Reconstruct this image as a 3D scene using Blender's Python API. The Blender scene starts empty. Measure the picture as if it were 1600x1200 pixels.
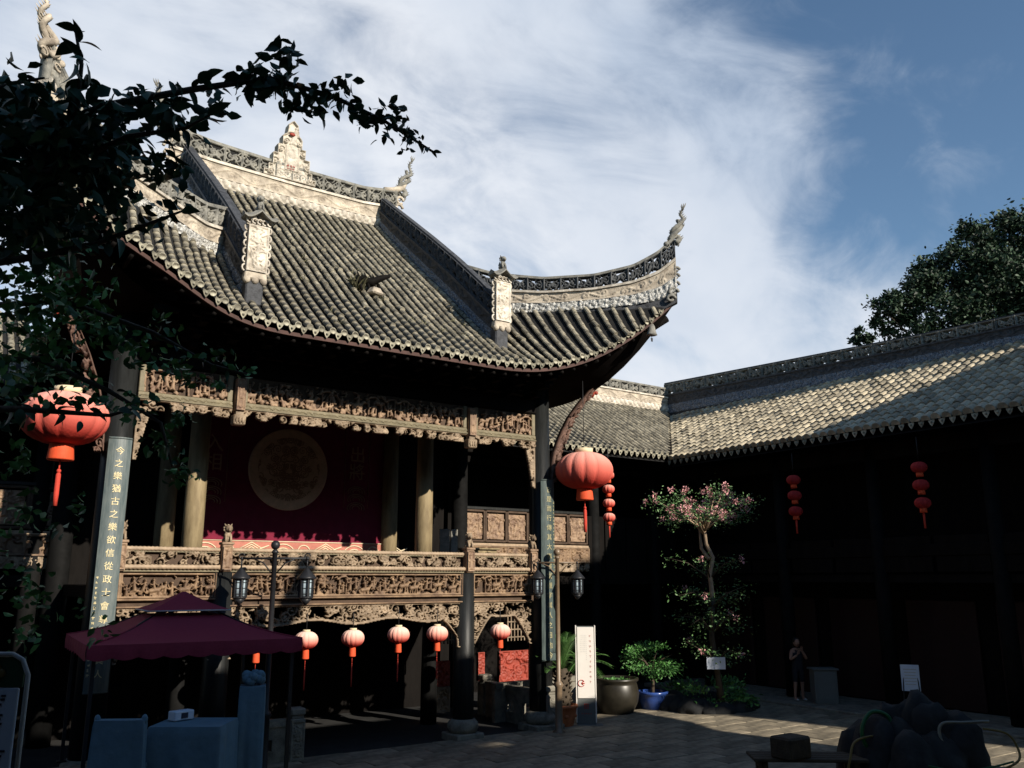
import bpy, bmesh, math, random
import numpy as np
from mathutils import Vector, Matrix
SC = bpy.context.scene
COL = SC.collection
rnd = random.Random(7)
R = math.radians

# ---------------------------------------------------------------- camera
cam = bpy.data.cameras.new('camera')
cam.sensor_width = 36.0
cam.lens = 30.15
cam.clip_end = 2000
camo = bpy.data.objects.new('camera', cam)
COL.objects.link(camo)
camo.location = (0, 0, 3.4)
camo.rotation_euler = (R(90 + 12.78), 0, R(55.5 - 90))
SC.camera = camo

# ---------------------------------------------------------------- light
SUN = Vector((0.25, -1.0, 0.487)).normalized()
elev = math.asin(SUN.z)
sun = bpy.data.lights.new('sun', 'SUN')
sun.energy = 5.0
sun.angle = R(0.5)
sun.color = (1.0, 0.91, 0.78)
suno = bpy.data.objects.new('sun', sun)
COL.objects.link(suno)
suno.location = (5, -40, 40)
suno.rotation_euler = SUN.to_track_quat('Z', 'Y').to_euler()

SC.view_settings.view_transform = 'Standard'
SC.view_settings.look = 'None'
SC.view_settings.exposure = 0.5
SC.view_settings.gamma = 1.0
SC.view_settings.use_curve_mapping = False
SC.cycles.max_bounces = 5
SC.cycles.diffuse_bounces = 2
SC.cycles.use_denoising = True

# ---------------------------------------------------------------- sky
W = bpy.data.worlds.new('World')
SC.world = W
W.use_nodes = True
nt = W.node_tree
nt.nodes.clear()
N = nt.nodes.new
L = nt.links.new
out = N('ShaderNodeOutputWorld')
bg = N('ShaderNodeBackground')
bg.inputs['Strength'].default_value = 0.055
L(bg.outputs[0], out.inputs[0])
sky = N('ShaderNodeTexSky')
sky.sky_type = 'NISHITA'
sky.sun_disc = False
sky.sun_elevation = elev
sky.sun_rotation = math.atan2(SUN.x, SUN.y)
sky.air_density = 1.0
sky.dust_density = 0.05
tc = N('ShaderNodeTexCoord')


def math_node(op, a, b=None, c=None):
    n = N('ShaderNodeMath')
    n.operation = op
    for i, v in enumerate((a, b, c)):
        if v is None:
            continue
        if isinstance(v, (int, float)):
            n.inputs[i].default_value = v
        else:
            L(v, n.inputs[i])
    return n.outputs[0]


noi = N('ShaderNodeTexNoise')
noi.inputs['Scale'].default_value = 3.2
noi.inputs['Detail'].default_value = 9
noi.inputs['Roughness'].default_value = 0.56
noi.inputs['Distortion'].default_value = 0.55
mp = N('ShaderNodeMapping')
mp.inputs['Rotation'].default_value = (0.5, 0.35, 0.5)
mp.inputs['Scale'].default_value = (1.0, 1.5, 1.25)
L(tc.outputs['Generated'], mp.inputs[0])
L(mp.outputs[0], noi.inputs[0])
noi2 = N('ShaderNodeTexNoise')
noi2.inputs['Scale'].default_value = 2.1
noi2.inputs['Detail'].default_value = 6
L(mp.outputs[0], noi2.inputs[0])


def blob(d, inner, outer):
    v = N('ShaderNodeVectorMath')
    v.operation = 'DOT_PRODUCT'
    L(tc.outputs['Generated'], v.inputs[0])
    v.inputs[1].default_value = d
    m = N('ShaderNodeMapRange')
    m.interpolation_type = 'SMOOTHSTEP'
    m.inputs['From Min'].default_value = math.cos(R(outer))
    m.inputs['From Max'].default_value = math.cos(R(inner))
    L(v.outputs['Value'], m.inputs['Value'])
    return m.outputs[0]


# the broad cloud bank and its ragged eastern lobes (directions in the place, x along the stage front, z up)
CLOUD = [((0.26, 0.80, 0.54), 14, 33), ((0.62, 0.66, 0.42), 4, 15), ((0.71, 0.66, 0.26), 5, 14),
         ((-0.45, 0.80, 0.40), 15, 36), ((0.80, 0.58, 0.17), 2, 13), ((0.50, 0.65, 0.56), 1, 11)]
acc = None
for d, a, b in CLOUD:
    d = Vector(d).normalized()
    o = blob(d, a, b)
    acc = o if acc is None else math_node('MAXIMUM', acc, o)
mp3 = N('ShaderNodeMapping')
mp3.inputs['Rotation'].default_value = (0.2, 0.9, 0.35)
mp3.inputs['Scale'].default_value = (1.6, 6.5, 8.0)
L(tc.outputs['Generated'], mp3.inputs[0])
noi3 = N('ShaderNodeTexNoise')
noi3.inputs['Scale'].default_value = 1.6
noi3.inputs['Detail'].default_value = 8
noi3.inputs['Roughness'].default_value = 0.6
noi3.inputs['Distortion'].default_value = 0.9
L(mp3.outputs[0], noi3.inputs[0])
nz = math_node('ADD', math_node('MULTIPLY_ADD', noi.outputs[0], 1.9, -1.0), math_node('MULTIPLY_ADD', noi3.outputs[0], 1.3, -0.66))
cov = math_node('ADD', math_node('MULTIPLY', acc, 1.05), nz)
mr = N('ShaderNodeMapRange')
mr.interpolation_type = 'SMOOTHSTEP'
mr.inputs['From Min'].default_value = 0.02
mr.inputs['From Max'].default_value = 1.25
mr.inputs['To Max'].default_value = 0.96
L(cov, mr.inputs['Value'])
cc = N('ShaderNodeValToRGB')
cc.color_ramp.elements[0].position = 0.32
cc.color_ramp.elements[0].color = (7.3, 8.4, 10.1, 1)
cc.color_ramp.elements[1].position = 0.62
cc.color_ramp.elements[1].color = (11.5, 11.9, 12.6, 1)
L(noi2.outputs[0], cc.inputs[0])
mix = N('ShaderNodeMix')
mix.data_type = 'RGBA'
L(mr.outputs[0], mix.inputs[0])
tint = N('ShaderNodeMix')
tint.data_type = 'RGBA'
tint.blend_type = 'MULTIPLY'
tint.inputs[0].default_value = 1.0
L(sky.outputs[0], tint.inputs[6])
tint.inputs[7].default_value = (1.28, 1.5, 1.62, 1)
L(tint.outputs[2], mix.inputs[6])
L(cc.outputs[0], mix.inputs[7])
L(mix.outputs[2], bg.inputs[0])

# ---------------------------------------------------------------- materials


def mat(name, col, rough=0.7, var=0.25, scale=3.0, dark=None, bump=0.0, bscale=40.0, spec=0.3, rand=0.0, stretch=(1, 1, 1), amount=0.5, metal=0.0):
    """colour with two-scale wear noise, per-piece variation and a fine bump"""
    m = bpy.data.materials.new(name)
    m.use_nodes = True
    t = m.node_tree
    b = t.nodes['Principled BSDF']
    b.inputs['Roughness'].default_value = rough
    b.inputs['Specular IOR Level'].default_value = spec
    b.inputs['Metallic'].default_value = metal
    co = t.nodes.new('ShaderNodeTexCoord')
    mpn = t.nodes.new('ShaderNodeMapping')
    mpn.inputs['Scale'].default_value = stretch
    t.links.new(co.outputs['Object'], mpn.inputs[0])
    n1 = t.nodes.new('ShaderNodeTexNoise')
    n1.inputs['Scale'].default_value = scale
    n1.inputs['Detail'].default_value = 8
    n1.inputs['Roughness'].default_value = 0.65
    t.links.new(mpn.outputs[0], n1.inputs[0])
    rp = t.nodes.new('ShaderNodeValToRGB')
    dk = dark or tuple(c * (1 - var) for c in col)
    lt = tuple(min(1, c * (1 + var)) for c in col)
    e = rp.color_ramp.elements
    e[0].position = 0.5 - amount * 0.4
    e[0].color = (*dk, 1)
    e[1].position = 0.5 + amount * 0.4
    e[1].color = (*lt, 1)
    t.links.new(n1.outputs[0], rp.inputs[0])
    last = rp.outputs[0]
    if rand > 0:
        oi = t.nodes.new('ShaderNodeObjectInfo')
        ge = t.nodes.new('ShaderNodeNewGeometry')
        ad = t.nodes.new('ShaderNodeMath')
        ad.operation = 'ADD'
        t.links.new(oi.outputs['Random'], ad.inputs[0])
        t.links.new(ge.outputs['Random Per Island'], ad.inputs[1])
        fr = t.nodes.new('ShaderNodeMath')
        fr.operation = 'FRACT'
        t.links.new(ad.outputs[0], fr.inputs[0])
        mrr = t.nodes.new('ShaderNodeMapRange')
        mrr.inputs['To Min'].default_value = 1 - rand
        mrr.inputs['To Max'].default_value = 1 + rand
        t.links.new(fr.outputs[0], mrr.inputs[0])
        mu = t.nodes.new('ShaderNodeVectorMath')
        mu.operation = 'SCALE'
        t.links.new(last, mu.inputs[0])
        t.links.new(mrr.outputs[0], mu.inputs['Scale'])
        last = mu.outputs[0]
    t.links.new(last, b.inputs['Base Color'])
    if bump > 0:
        n2 = t.nodes.new('ShaderNodeTexNoise')
        n2.inputs['Scale'].default_value = bscale
        n2.inputs['Detail'].default_value = 6
        t.links.new(mpn.outputs[0], n2.inputs[0])
        bp = t.nodes.new('ShaderNodeBump')
        bp.inputs['Strength'].default_value = bump
        bp.inputs['Distance'].default_value = 0.02
        t.links.new(n2.outputs[0], bp.inputs['Height'])
        t.links.new(bp.outputs[0], b.inputs['Normal'])
    return m


M = {}
M['wood_dark'] = mat('dark_timber', (0.007, 0.006, 0.0055), 0.7, 0.4, 4, bump=0.2, spec=0.05, stretch=(1, 1, 0.2))
M['lacquer'] = mat('black_lacquer', (0.012, 0.013, 0.013), 0.45, 0.5, 5, spec=0.22, bump=0.12, bscale=18, stretch=(3, 3, 0.35))
M['lacquer_matt'] = mat('matt_black_post', (0.007, 0.007, 0.007), 0.7, 0.4, 5, spec=0.06)
M['carve'] = mat('carved_wood', (0.225, 0.15, 0.088), 0.62, 0.4, 4, dark=(0.085, 0.05, 0.035), bump=0.35, bscale=70)
M['frieze'] = mat('carved_frieze', (0.275, 0.19, 0.12), 0.6, 0.35, 5, dark=(0.12, 0.07, 0.05), bump=0.3, bscale=70)
M['gilt'] = mat('pale_gilt_carving', (0.27, 0.205, 0.14), 0.6, 0.4, 5, dark=(0.095, 0.065, 0.04), bump=0.3, bscale=80)
M['trim'] = mat('olive_trim', (0.17, 0.145, 0.09), 0.6, 0.3, 6, bump=0.2)
M['rope'] = mat('rope_moulding', (0.33, 0.245, 0.165), 0.6, 0.3, 8, bump=0.2)
M['plaster'] = mat('old_plaster', (0.47, 0.41, 0.325), 0.85, 0.3, 3.5, dark=(0.17, 0.14, 0.11), bump=0.4, bscale=30)
M['plaster_lt'] = mat('pale_plaster', (0.58, 0.53, 0.45), 0.85, 0.25, 5, dark=(0.25, 0.215, 0.17), bump=0.4, bscale=40, rand=0.12)
M['openwork'] = mat('grey_openwork', (0.22, 0.21, 0.18), 0.85, 0.4, 6, dark=(0.08, 0.08, 0.075), bump=0.4, bscale=40)
M['openwork_dark'] = mat('dark_openwork', (0.075, 0.078, 0.08), 0.8, 0.4, 6, dark=(0.03, 0.032, 0.035), bump=0.4, bscale=40)  # darker tone of the grey openwork, for the right corner ridge
M['mosaic'] = mat('porcelain_mosaic', (0.36, 0.35, 0.32), 0.4, 0.9, 34, dark=(0.04, 0.045, 0.05), bump=0.6, bscale=60, spec=0.6, amount=0.35)
M['tile'] = mat('grey_roof_tile', (0.27, 0.242, 0.178), 0.8, 0.5, 6.5, dark=(0.04, 0.038, 0.034), bump=0.5, bscale=35, rand=0.32, amount=0.55)
M['pan'] = mat('dark_pan_tile', (0.010, 0.010, 0.010), 0.9, 0.5, 6, bump=0.5)
M['drip'] = mat('drip_tile', (0.30, 0.28, 0.21), 0.8, 0.4, 9, dark=(0.07, 0.065, 0.05), bump=0.4, rand=0.4)
M['wtile'] = mat('pale_roof_tile', (0.345, 0.295, 0.205), 0.85, 0.5, 3.2, dark=(0.12, 0.11, 0.09), bump=0.5, bscale=30, rand=0.38, amount=0.5)
M['fascia'] = mat('eave_board', (0.06, 0.028, 0.022), 0.7, 0.35, 5, bump=0.2)
M['stone'] = mat('grey_stone', (0.20, 0.185, 0.15), 0.85, 0.35, 5, dark=(0.09, 0.085, 0.07), bump=0.5, bscale=40)
M['paving'] = mat('worn_paving', (0.23, 0.195, 0.14), 0.85, 0.35, 3, dark=(0.10, 0.088, 0.066), bump=0.35, bscale=35, rand=0.22)
M['ground'] = mat('courtyard_ground', (0.022, 0.022, 0.022), 0.9, 0.4, 2, bump=0.4)
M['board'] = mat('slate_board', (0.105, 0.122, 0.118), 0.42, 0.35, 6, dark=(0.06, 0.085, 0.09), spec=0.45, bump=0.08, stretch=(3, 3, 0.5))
M['board_shaded'] = mat('shade_toned_board', (0.065, 0.088, 0.083), 0.5, 0.35, 6, dark=(0.03, 0.042, 0.042), spec=0.25, stretch=(3, 3, 0.5))  # darker copy of the slate board; the lantern's shade is in the colour
M['brace'] = mat('dark_carved_brace', (0.13, 0.075, 0.055), 0.65, 0.4, 6, dark=(0.05, 0.03, 0.025), bump=0.3)
M['gold_shaded'] = mat('shade_toned_lettering', (0.40, 0.36, 0.20), 0.5, 0.2, 20)  # duller gold for the same board, with the shade in its colour
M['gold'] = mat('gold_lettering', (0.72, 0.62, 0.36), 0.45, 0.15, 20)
M['dimgold'] = mat('dull_gold_paint', (0.36, 0.20, 0.12), 0.7, 0.2, 10)
M['maroon'] = mat('maroon_cloth', (0.17, 0.012, 0.034), 0.9, 0.2, 4, bump=0.1)
M['medal'] = mat('tan_medallion', (0.66, 0.42, 0.27), 0.8, 0.15, 8)
M['wavered'] = mat('wave_red', (0.42, 0.16, 0.12), 0.8, 0.15, 8)
M['wavecream'] = mat('wave_cream', (0.66, 0.55, 0.38), 0.8, 0.1, 8)
M['column_lt'] = mat('ochre_column', (0.235, 0.185, 0.105), 0.7, 0.35, 3, dark=(0.13, 0.095, 0.05), bump=0.3, stretch=(2, 2, 0.4))
M['canopy'] = mat('plum_canopy', (0.27, 0.03, 0.055), 0.85, 0.12, 30, bump=0.12, bscale=140)
M['bluecloth'] = mat('blue_cloth', (0.12, 0.20, 0.255), 0.8, 0.14, 5, bump=0.7, bscale=7)
M['steel'] = mat('dark_metal', (0.016, 0.017, 0.02), 0.45, 0.2, 8)
M['bronze'] = mat('bronze_post', (0.17, 0.12, 0.075), 0.42, 0.2, 8, spec=0.5)
M['backing'] = mat('dark_backing', (0.07, 0.045, 0.03), 0.8, 0.4, 6, bump=0.3)
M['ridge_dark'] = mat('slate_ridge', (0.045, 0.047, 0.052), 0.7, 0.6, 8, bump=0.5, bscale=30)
M['mosaic_dark'] = mat('dark_blue_mosaic', (0.13, 0.15, 0.18), 0.35, 0.9, 34, dark=(0.015, 0.02, 0.03), bump=0.6, bscale=60, amount=0.35)  # dark blue mosaic of the descending and wing ridges
M['pane'] = mat('lantern_pane', (0.32, 0.40, 0.45), 0.4, 0.1, 8)
M['white'] = mat('white_panel', (0.74, 0.70, 0.65), 0.5, 0.03, 5)
M['signgrey'] = mat('sign_grey', (0.12, 0.13, 0.128), 0.5, 0.08, 5)
M['paper'] = mat('printed_paper', (0.60, 0.66, 0.76), 0.5, 0.05, 4)
M['ink'] = mat('ink', (0.03, 0.03, 0.05), 0.7, 0.1, 4)
M['red'] = mat('sign_red', (0.42, 0.035, 0.025), 0.6, 0.1, 6)
M['faintred'] = mat('faint_red', (0.5, 0.28, 0.25), 0.6, 0.1, 6)
M['faintgrey'] = mat('faint_grey', (0.5, 0.49, 0.47), 0.6, 0.1, 6)
M['redcarve'] = mat('red_carving', (0.27, 0.045, 0.028), 0.55, 0.3, 7, bump=0.2)
M['skirt'] = mat('orange_skirt', (0.68, 0.085, 0.028), 0.7, 0.12, 20)
M['tassel'] = mat('red_tassel', (0.50, 0.05, 0.03), 0.8, 0.2, 40)
M['lcap'] = mat('lantern_cap', (0.66, 0.55, 0.36), 0.6, 0.1, 10)
M['terracotta'] = mat('terracotta', (0.42, 0.13, 0.05), 0.6, 0.25, 7, bump=0.2)
M['glazejar'] = mat('brown_jar', (0.022, 0.019, 0.013), 0.38, 0.3, 6, spec=0.5)
M['bluepot'] = mat('blue_glaze', (0.03, 0.07, 0.26), 0.22, 0.2, 6, spec=0.6)
M['bark'] = mat('bark', (0.06, 0.045, 0.03), 0.85, 0.35, 7, bump=0.6, bscale=30)
M['palebark'] = mat('pale_bark', (0.36, 0.26, 0.17), 0.75, 0.35, 6, bump=0.4)
M['skin'] = mat('skin', (0.36, 0.19, 0.13), 0.6, 0.06, 8)
M['hair'] = mat('hair', (0.012, 0.010, 0.009), 0.5, 0.2, 10)
M['cloth_black'] = mat('black_clothes', (0.02, 0.02, 0.024), 0.85, 0.2, 8)
M['hose_green'] = mat('green_hose', (0.012, 0.10, 0.035), 0.4, 0.1, 8)
M['hose_tan'] = mat('tan_hose', (0.20, 0.14, 0.045), 0.4, 0.1, 8)
M['hose_white'] = mat('white_hose', (0.2, 0.2, 0.17), 0.4, 0.1, 8)
M['soil'] = mat('soil', (0.03, 0.022, 0.015), 0.95, 0.3, 9, bump=0.5)
M['rock'] = mat('dark_rock', (0.02, 0.021, 0.022), 0.85, 0.5, 4, bump=0.8, bscale=9)


def leafmat(name, col, rand=0.45, rough=0.5, trans=0.12):
    m = mat(name, col, rough, 0.2, 9, rand=rand, spec=0.35)
    b = m.node_tree.nodes['Principled BSDF']
    return m


M['leaf_fore'] = leafmat('foreground_leaf', (0.030, 0.085, 0.040), 0.4, 0.5)
M['leaf_mid'] = leafmat('shaded_leaf', (0.075, 0.20, 0.05), 0.6, 0.55)
M['leaf_far'] = leafmat('far_tree_leaf', (0.020, 0.042, 0.020), 0.7, 0.6)
M['leaf_bush'] = leafmat('bush_leaf', (0.07, 0.19, 0.045), 0.45, 0.5)
M['leaf_myrtle'] = leafmat('myrtle_leaf', (0.075, 0.15, 0.05), 0.5, 0.5)
M['frond'] = leafmat('palm_frond', (0.07, 0.16, 0.04), 0.3, 0.4)
M['petal'] = leafmat('pink_petal', (0.66, 0.33, 0.33), 0.35, 0.7)
M['weed'] = leafmat('dry_weed', (0.09, 0.085, 0.045), 0.5, 0.7)


def lantern_mat():
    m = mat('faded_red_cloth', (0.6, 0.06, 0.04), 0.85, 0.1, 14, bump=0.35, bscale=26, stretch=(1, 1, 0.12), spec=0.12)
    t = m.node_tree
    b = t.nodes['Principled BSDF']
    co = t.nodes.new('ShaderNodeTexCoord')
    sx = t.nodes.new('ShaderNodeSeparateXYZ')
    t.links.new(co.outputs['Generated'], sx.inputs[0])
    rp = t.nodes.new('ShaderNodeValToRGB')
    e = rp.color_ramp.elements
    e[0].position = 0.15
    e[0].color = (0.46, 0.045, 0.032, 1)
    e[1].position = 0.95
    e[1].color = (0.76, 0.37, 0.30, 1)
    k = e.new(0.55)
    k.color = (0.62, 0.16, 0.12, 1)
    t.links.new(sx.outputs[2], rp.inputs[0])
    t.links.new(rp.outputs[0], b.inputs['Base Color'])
    return m


M['lantern'] = lantern_mat()
_lm = M['lantern'].copy()
_lm.name = 'bleached_red_cloth'
for _n in _lm.node_tree.nodes:
    if _n.type == 'VALTORGB' and len(_n.color_ramp.elements) == 3:
        _n.color_ramp.elements[1].color = (0.74, 0.34, 0.27, 1)
        _n.color_ramp.elements[2].color = (0.85, 0.62, 0.52, 1)
M['lantern_pale'] = _lm
M['lantern_shaded'] = mat('shade_toned_red_cloth', (0.32, 0.018, 0.018), 0.8, 0.1, 14)  # deeper red puts the shade on the two dim strings into the cloth

# ---------------------------------------------------------------- object helpers
WL = {}


def thing(name, label, cat, loc=(0, 0, 0), rz=0.0, group=None, kind=None):
    o = bpy.data.objects.new(name, None)
    o.empty_display_size = 0.2
    COL.objects.link(o)
    o.location = loc
    o.rotation_euler = (0, 0, rz)
    o['label'] = label
    o['category'] = cat
    if group:
        o['group'] = group
    WL[o.name] = Vector(loc)
    return o


def tag(o, label, cat, group=None, kind=None):
    o['label'] = label
    o['category'] = cat
    if group:
        o['group'] = group
    if kind:
        o['kind'] = kind
    return o


def off(parent):
    v = Vector((0, 0, 0))
    p = parent
    while p is not None:
        v = v + p.location
        p = p.parent
    return v


def link_mesh(name, me, m, parent=None, kind=None):
    o = bpy.data.objects.new(name, me)
    COL.objects.link(o)
    if m is not None:
        me.materials.append(m)
    if parent is not None:
        o.parent = parent
    if kind:
        o['kind'] = kind
    return o


def np_mesh(name, V, F, m, parent=None, smooth=True, kind=None, world=True):
    """V (n,3), F (k,3) or (k,4) arrays"""
    V = np.asarray(V, dtype=np.float32).copy()
    F = np.asarray(F, dtype=np.int32)
    if parent is not None and world:
        V -= np.array(off(parent), dtype=np.float32)
    me = bpy.data.meshes.new(name)
    k, q = F.shape
    me.vertices.add(len(V))
    me.vertices.foreach_set('co', V.ravel())
    me.loops.add(k * q)
    me.loops.foreach_set('vertex_index', F.ravel())
    me.polygons.add(k)
    me.polygons.foreach_set('loop_start', np.arange(0, k * q, q, dtype=np.int32))
    me.polygons.foreach_set('loop_total', np.full(k, q, dtype=np.int32))
    me.polygons.foreach_set('use_smooth', np.full(k, smooth))
    me.update(calc_edges=True)
    return link_mesh(name, me, m, parent, kind)


class MB:
    def __init__(self):
        self.v = []
        self.f = []
        self.s = []

    def add(self, vs, fs, smooth=False):
        b = len(self.v)
        self.v += [tuple(p) for p in vs]
        for f in fs:
            self.f.append(tuple(i + b for i in f))
            self.s.append(smooth)

    def box(self, c, s, rz=0.0, taper=1.0, bev=0.0):
        x, y, z = s[0] / 2, s[1] / 2, s[2] / 2
        ca, sa = math.cos(rz), math.sin(rz)
        vs = []
        if bev > 0:
            b = min(bev, x * 0.9, y * 0.9, z * 0.9)
            rings = [(-z, b), (-z + b, 0), (z - b, 0), (z, b)]
            for zz, i in rings:
                k = taper if zz > 0 else 1.0
                X, Y = (x - i) * k, (y - i) * k
                Xb, Yb = (x - i - b * (i == 0)) * k, (y - i - b * (i == 0)) * k
                for px, py in ((X, Yb), (Xb, Y), (-Xb, Y), (-X, Yb), (-X, -Yb), (-Xb, -Y), (Xb, -Y), (X, -Yb)):
                    vs.append((c[0] + px * ca - py * sa, c[1] + px * sa + py * ca, c[2] + zz))
            fs = [tuple(range(7, -1, -1)), tuple(range(24, 32))]
            for r in range(3):
                for i in range(8):
                    j = (i + 1) % 8
                    fs.append((r * 8 + i, r * 8 + j, r * 8 + 8 + j, r * 8 + 8 + i))
            self.add(vs, fs)
            return
        for zz in (-z, z):
            k = taper if zz > 0 else 1.0
            for px, py in ((-x * k, -y * k), (x * k, -y * k), (x * k, y * k), (-x * k, y * k)):
                vs.append((c[0] + px * ca - py * sa, c[1] + px * sa + py * ca, c[2] + zz))
        self.add(vs, [(3, 2, 1, 0), (4, 5, 6, 7), (0, 1, 5, 4), (1, 2, 6, 5), (2, 3, 7, 6), (3, 0, 4, 7)])

    def tube(self, pts, rad, n=8, caps=True, flat=1.0):
        P = [Vector(p) for p in pts]
        if not hasattr(rad, '__len__'):
            rad = [rad] * len(P)
        vs = []
        ref = Vector((0, 0, 1))
        for i, p in enumerate(P):
            t = (P[min(i + 1, len(P) - 1)] - P[max(i - 1, 0)])
            if t.length < 1e-6:
                t = Vector((0, 0, 1))
            t.normalize()
            if abs(t.dot(ref)) > 0.95:
                ref = Vector((1, 0.1, 0))
            a = t.cross(ref).normalized()
            b = t.cross(a).normalized()
            ref = (-b) if abs(t.dot(b)) < 0.9 else ref
            for k in range(n):
                an = 2 * math.pi * k / n
                vs.append(p + (a * math.cos(an) + b * math.sin(an) * flat) * rad[i])
        fs = []
        for i in range(len(P) - 1):
            for k in range(n):
                j = (k + 1) % n
                fs.append((i * n + k, i * n + j, i * n + n + j, i * n + n + k))
        if caps:
            fs.append(tuple(range(n - 1, -1, -1)))
            e = (len(P) - 1) * n
            fs.append(tuple(range(e, e + n)))
        self.add(vs, fs, True)

    def lathe(self, prof, n=16, c=(0, 0, 0), rib=0, ribd=0.0):
        vs = []
        for r, z in prof:
            for k in range(n):
                an = 2 * math.pi * k / n
                rr = r * (1 - ribd * (1 - abs(math.sin(an * rib / 2)) ** 0.6)) if rib else r
                vs.append((c[0] + rr * math.cos(an), c[1] + rr * math.sin(an), c[2] + z))
        fs = []
        for i in range(len(prof) - 1):
            for k in range(n):
                j = (k + 1) % n
                fs.append((i * n + k, i * n + j, i * n + n + j, i * n + n + k))
        fs.append(tuple(range(n - 1, -1, -1)))
        e = (len(prof) - 1) * n
        fs.append(tuple(range(e, e + n)))
        self.add(vs, fs, True)

    def ball(self, c, r, n=8, m=5, sq=(1, 1, 1)):
        prof = [(math.sin(math.pi * i / m), -math.cos(math.pi * i / m)) for i in range(m + 1)]
        vs = []
        for pr, pz in prof:
            pr = max(pr, 0.02)
            for k in range(n):
                an = 2 * math.pi * k / n
                vs.append((c[0] + r * sq[0] * pr * math.cos(an), c[1] + r * sq[1] * pr * math.sin(an), c[2] + r * sq[2] * pz))
        fs = []
        for i in range(m):
            for k in range(n):
                j = (k + 1) % n
                fs.append((i * n + k, i * n + j, i * n + n + j, i * n + n + k))
        fs.append(tuple(range(n - 1, -1, -1)))
        fs.append(tuple(range(m * n, m * n + n)))
        self.add(vs, fs, True)

    def prism(self, poly, o, ux, uy, un, d):
        """polygon in the plane (o, ux, uy), thickness d along un"""
        o, ux, uy, un = Vector(o), Vector(ux), Vector(uy), Vector(un)
        n = len(poly)
        vs = [o + ux * a + uy * b for a, b in poly] + [o + ux * a + uy * b + un * d for a, b in poly]
        fs = [tuple(range(n - 1, -1, -1)), tuple(range(n, 2 * n))]
        for i in range(n):
            j = (i + 1) % n
            fs.append((i, j, n + j, n + i))
        self.add(vs, fs)

    def sweep(self, path, prof, smooth=False):
        """path: list of (pos, side, up) frames; prof: list of (side offset, up offset) closed"""
        n = len(prof)
        vs = []
        for p, sd, up in path:
            for a, b in prof:
                vs.append(p + sd * a + up * b)
        fs = []
        for i in range(len(path) - 1):
            for k in range(n):
                j = (k + 1) % n
                fs.append((i * n + k, i * n + j, i * n + n + j, i * n + n + k))
        fs.append(tuple(range(n - 1, -1, -1)))
        e = (len(path) - 1) * n
        fs.append(tuple(range(e, e + n)))
        self.add(vs, fs, smooth)

    def build(self, name, m, parent=None, world=True, kind=None):
        me = bpy.data.meshes.new(name)
        v = self.v
        if parent is not None and world:
            o = off(parent)
            v = [(p[0] - o.x, p[1] - o.y, p[2] - o.z) for p in v]
        me.from_pydata(v, [], self.f)
        me.polygons.foreach_set('use_smooth', self.s)
        me.update()
        return link_mesh(name, me, m, parent, kind)


def copy_tree(o, parent=None):
    c = o.copy()
    COL.objects.link(c)
    if parent is not None:
        c.parent = parent
    for ch in list(o.children):
        copy_tree(ch, c)
    return c


def piece(name, me, mtx, parent):
    """another object on shared mesh data, placed by a world matrix"""
    o = bpy.data.objects.new(name, me)
    COL.objects.link(o)
    o.parent = parent
    o.matrix_local = Matrix.Translation(-off(parent)) @ mtx
    return o


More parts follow.
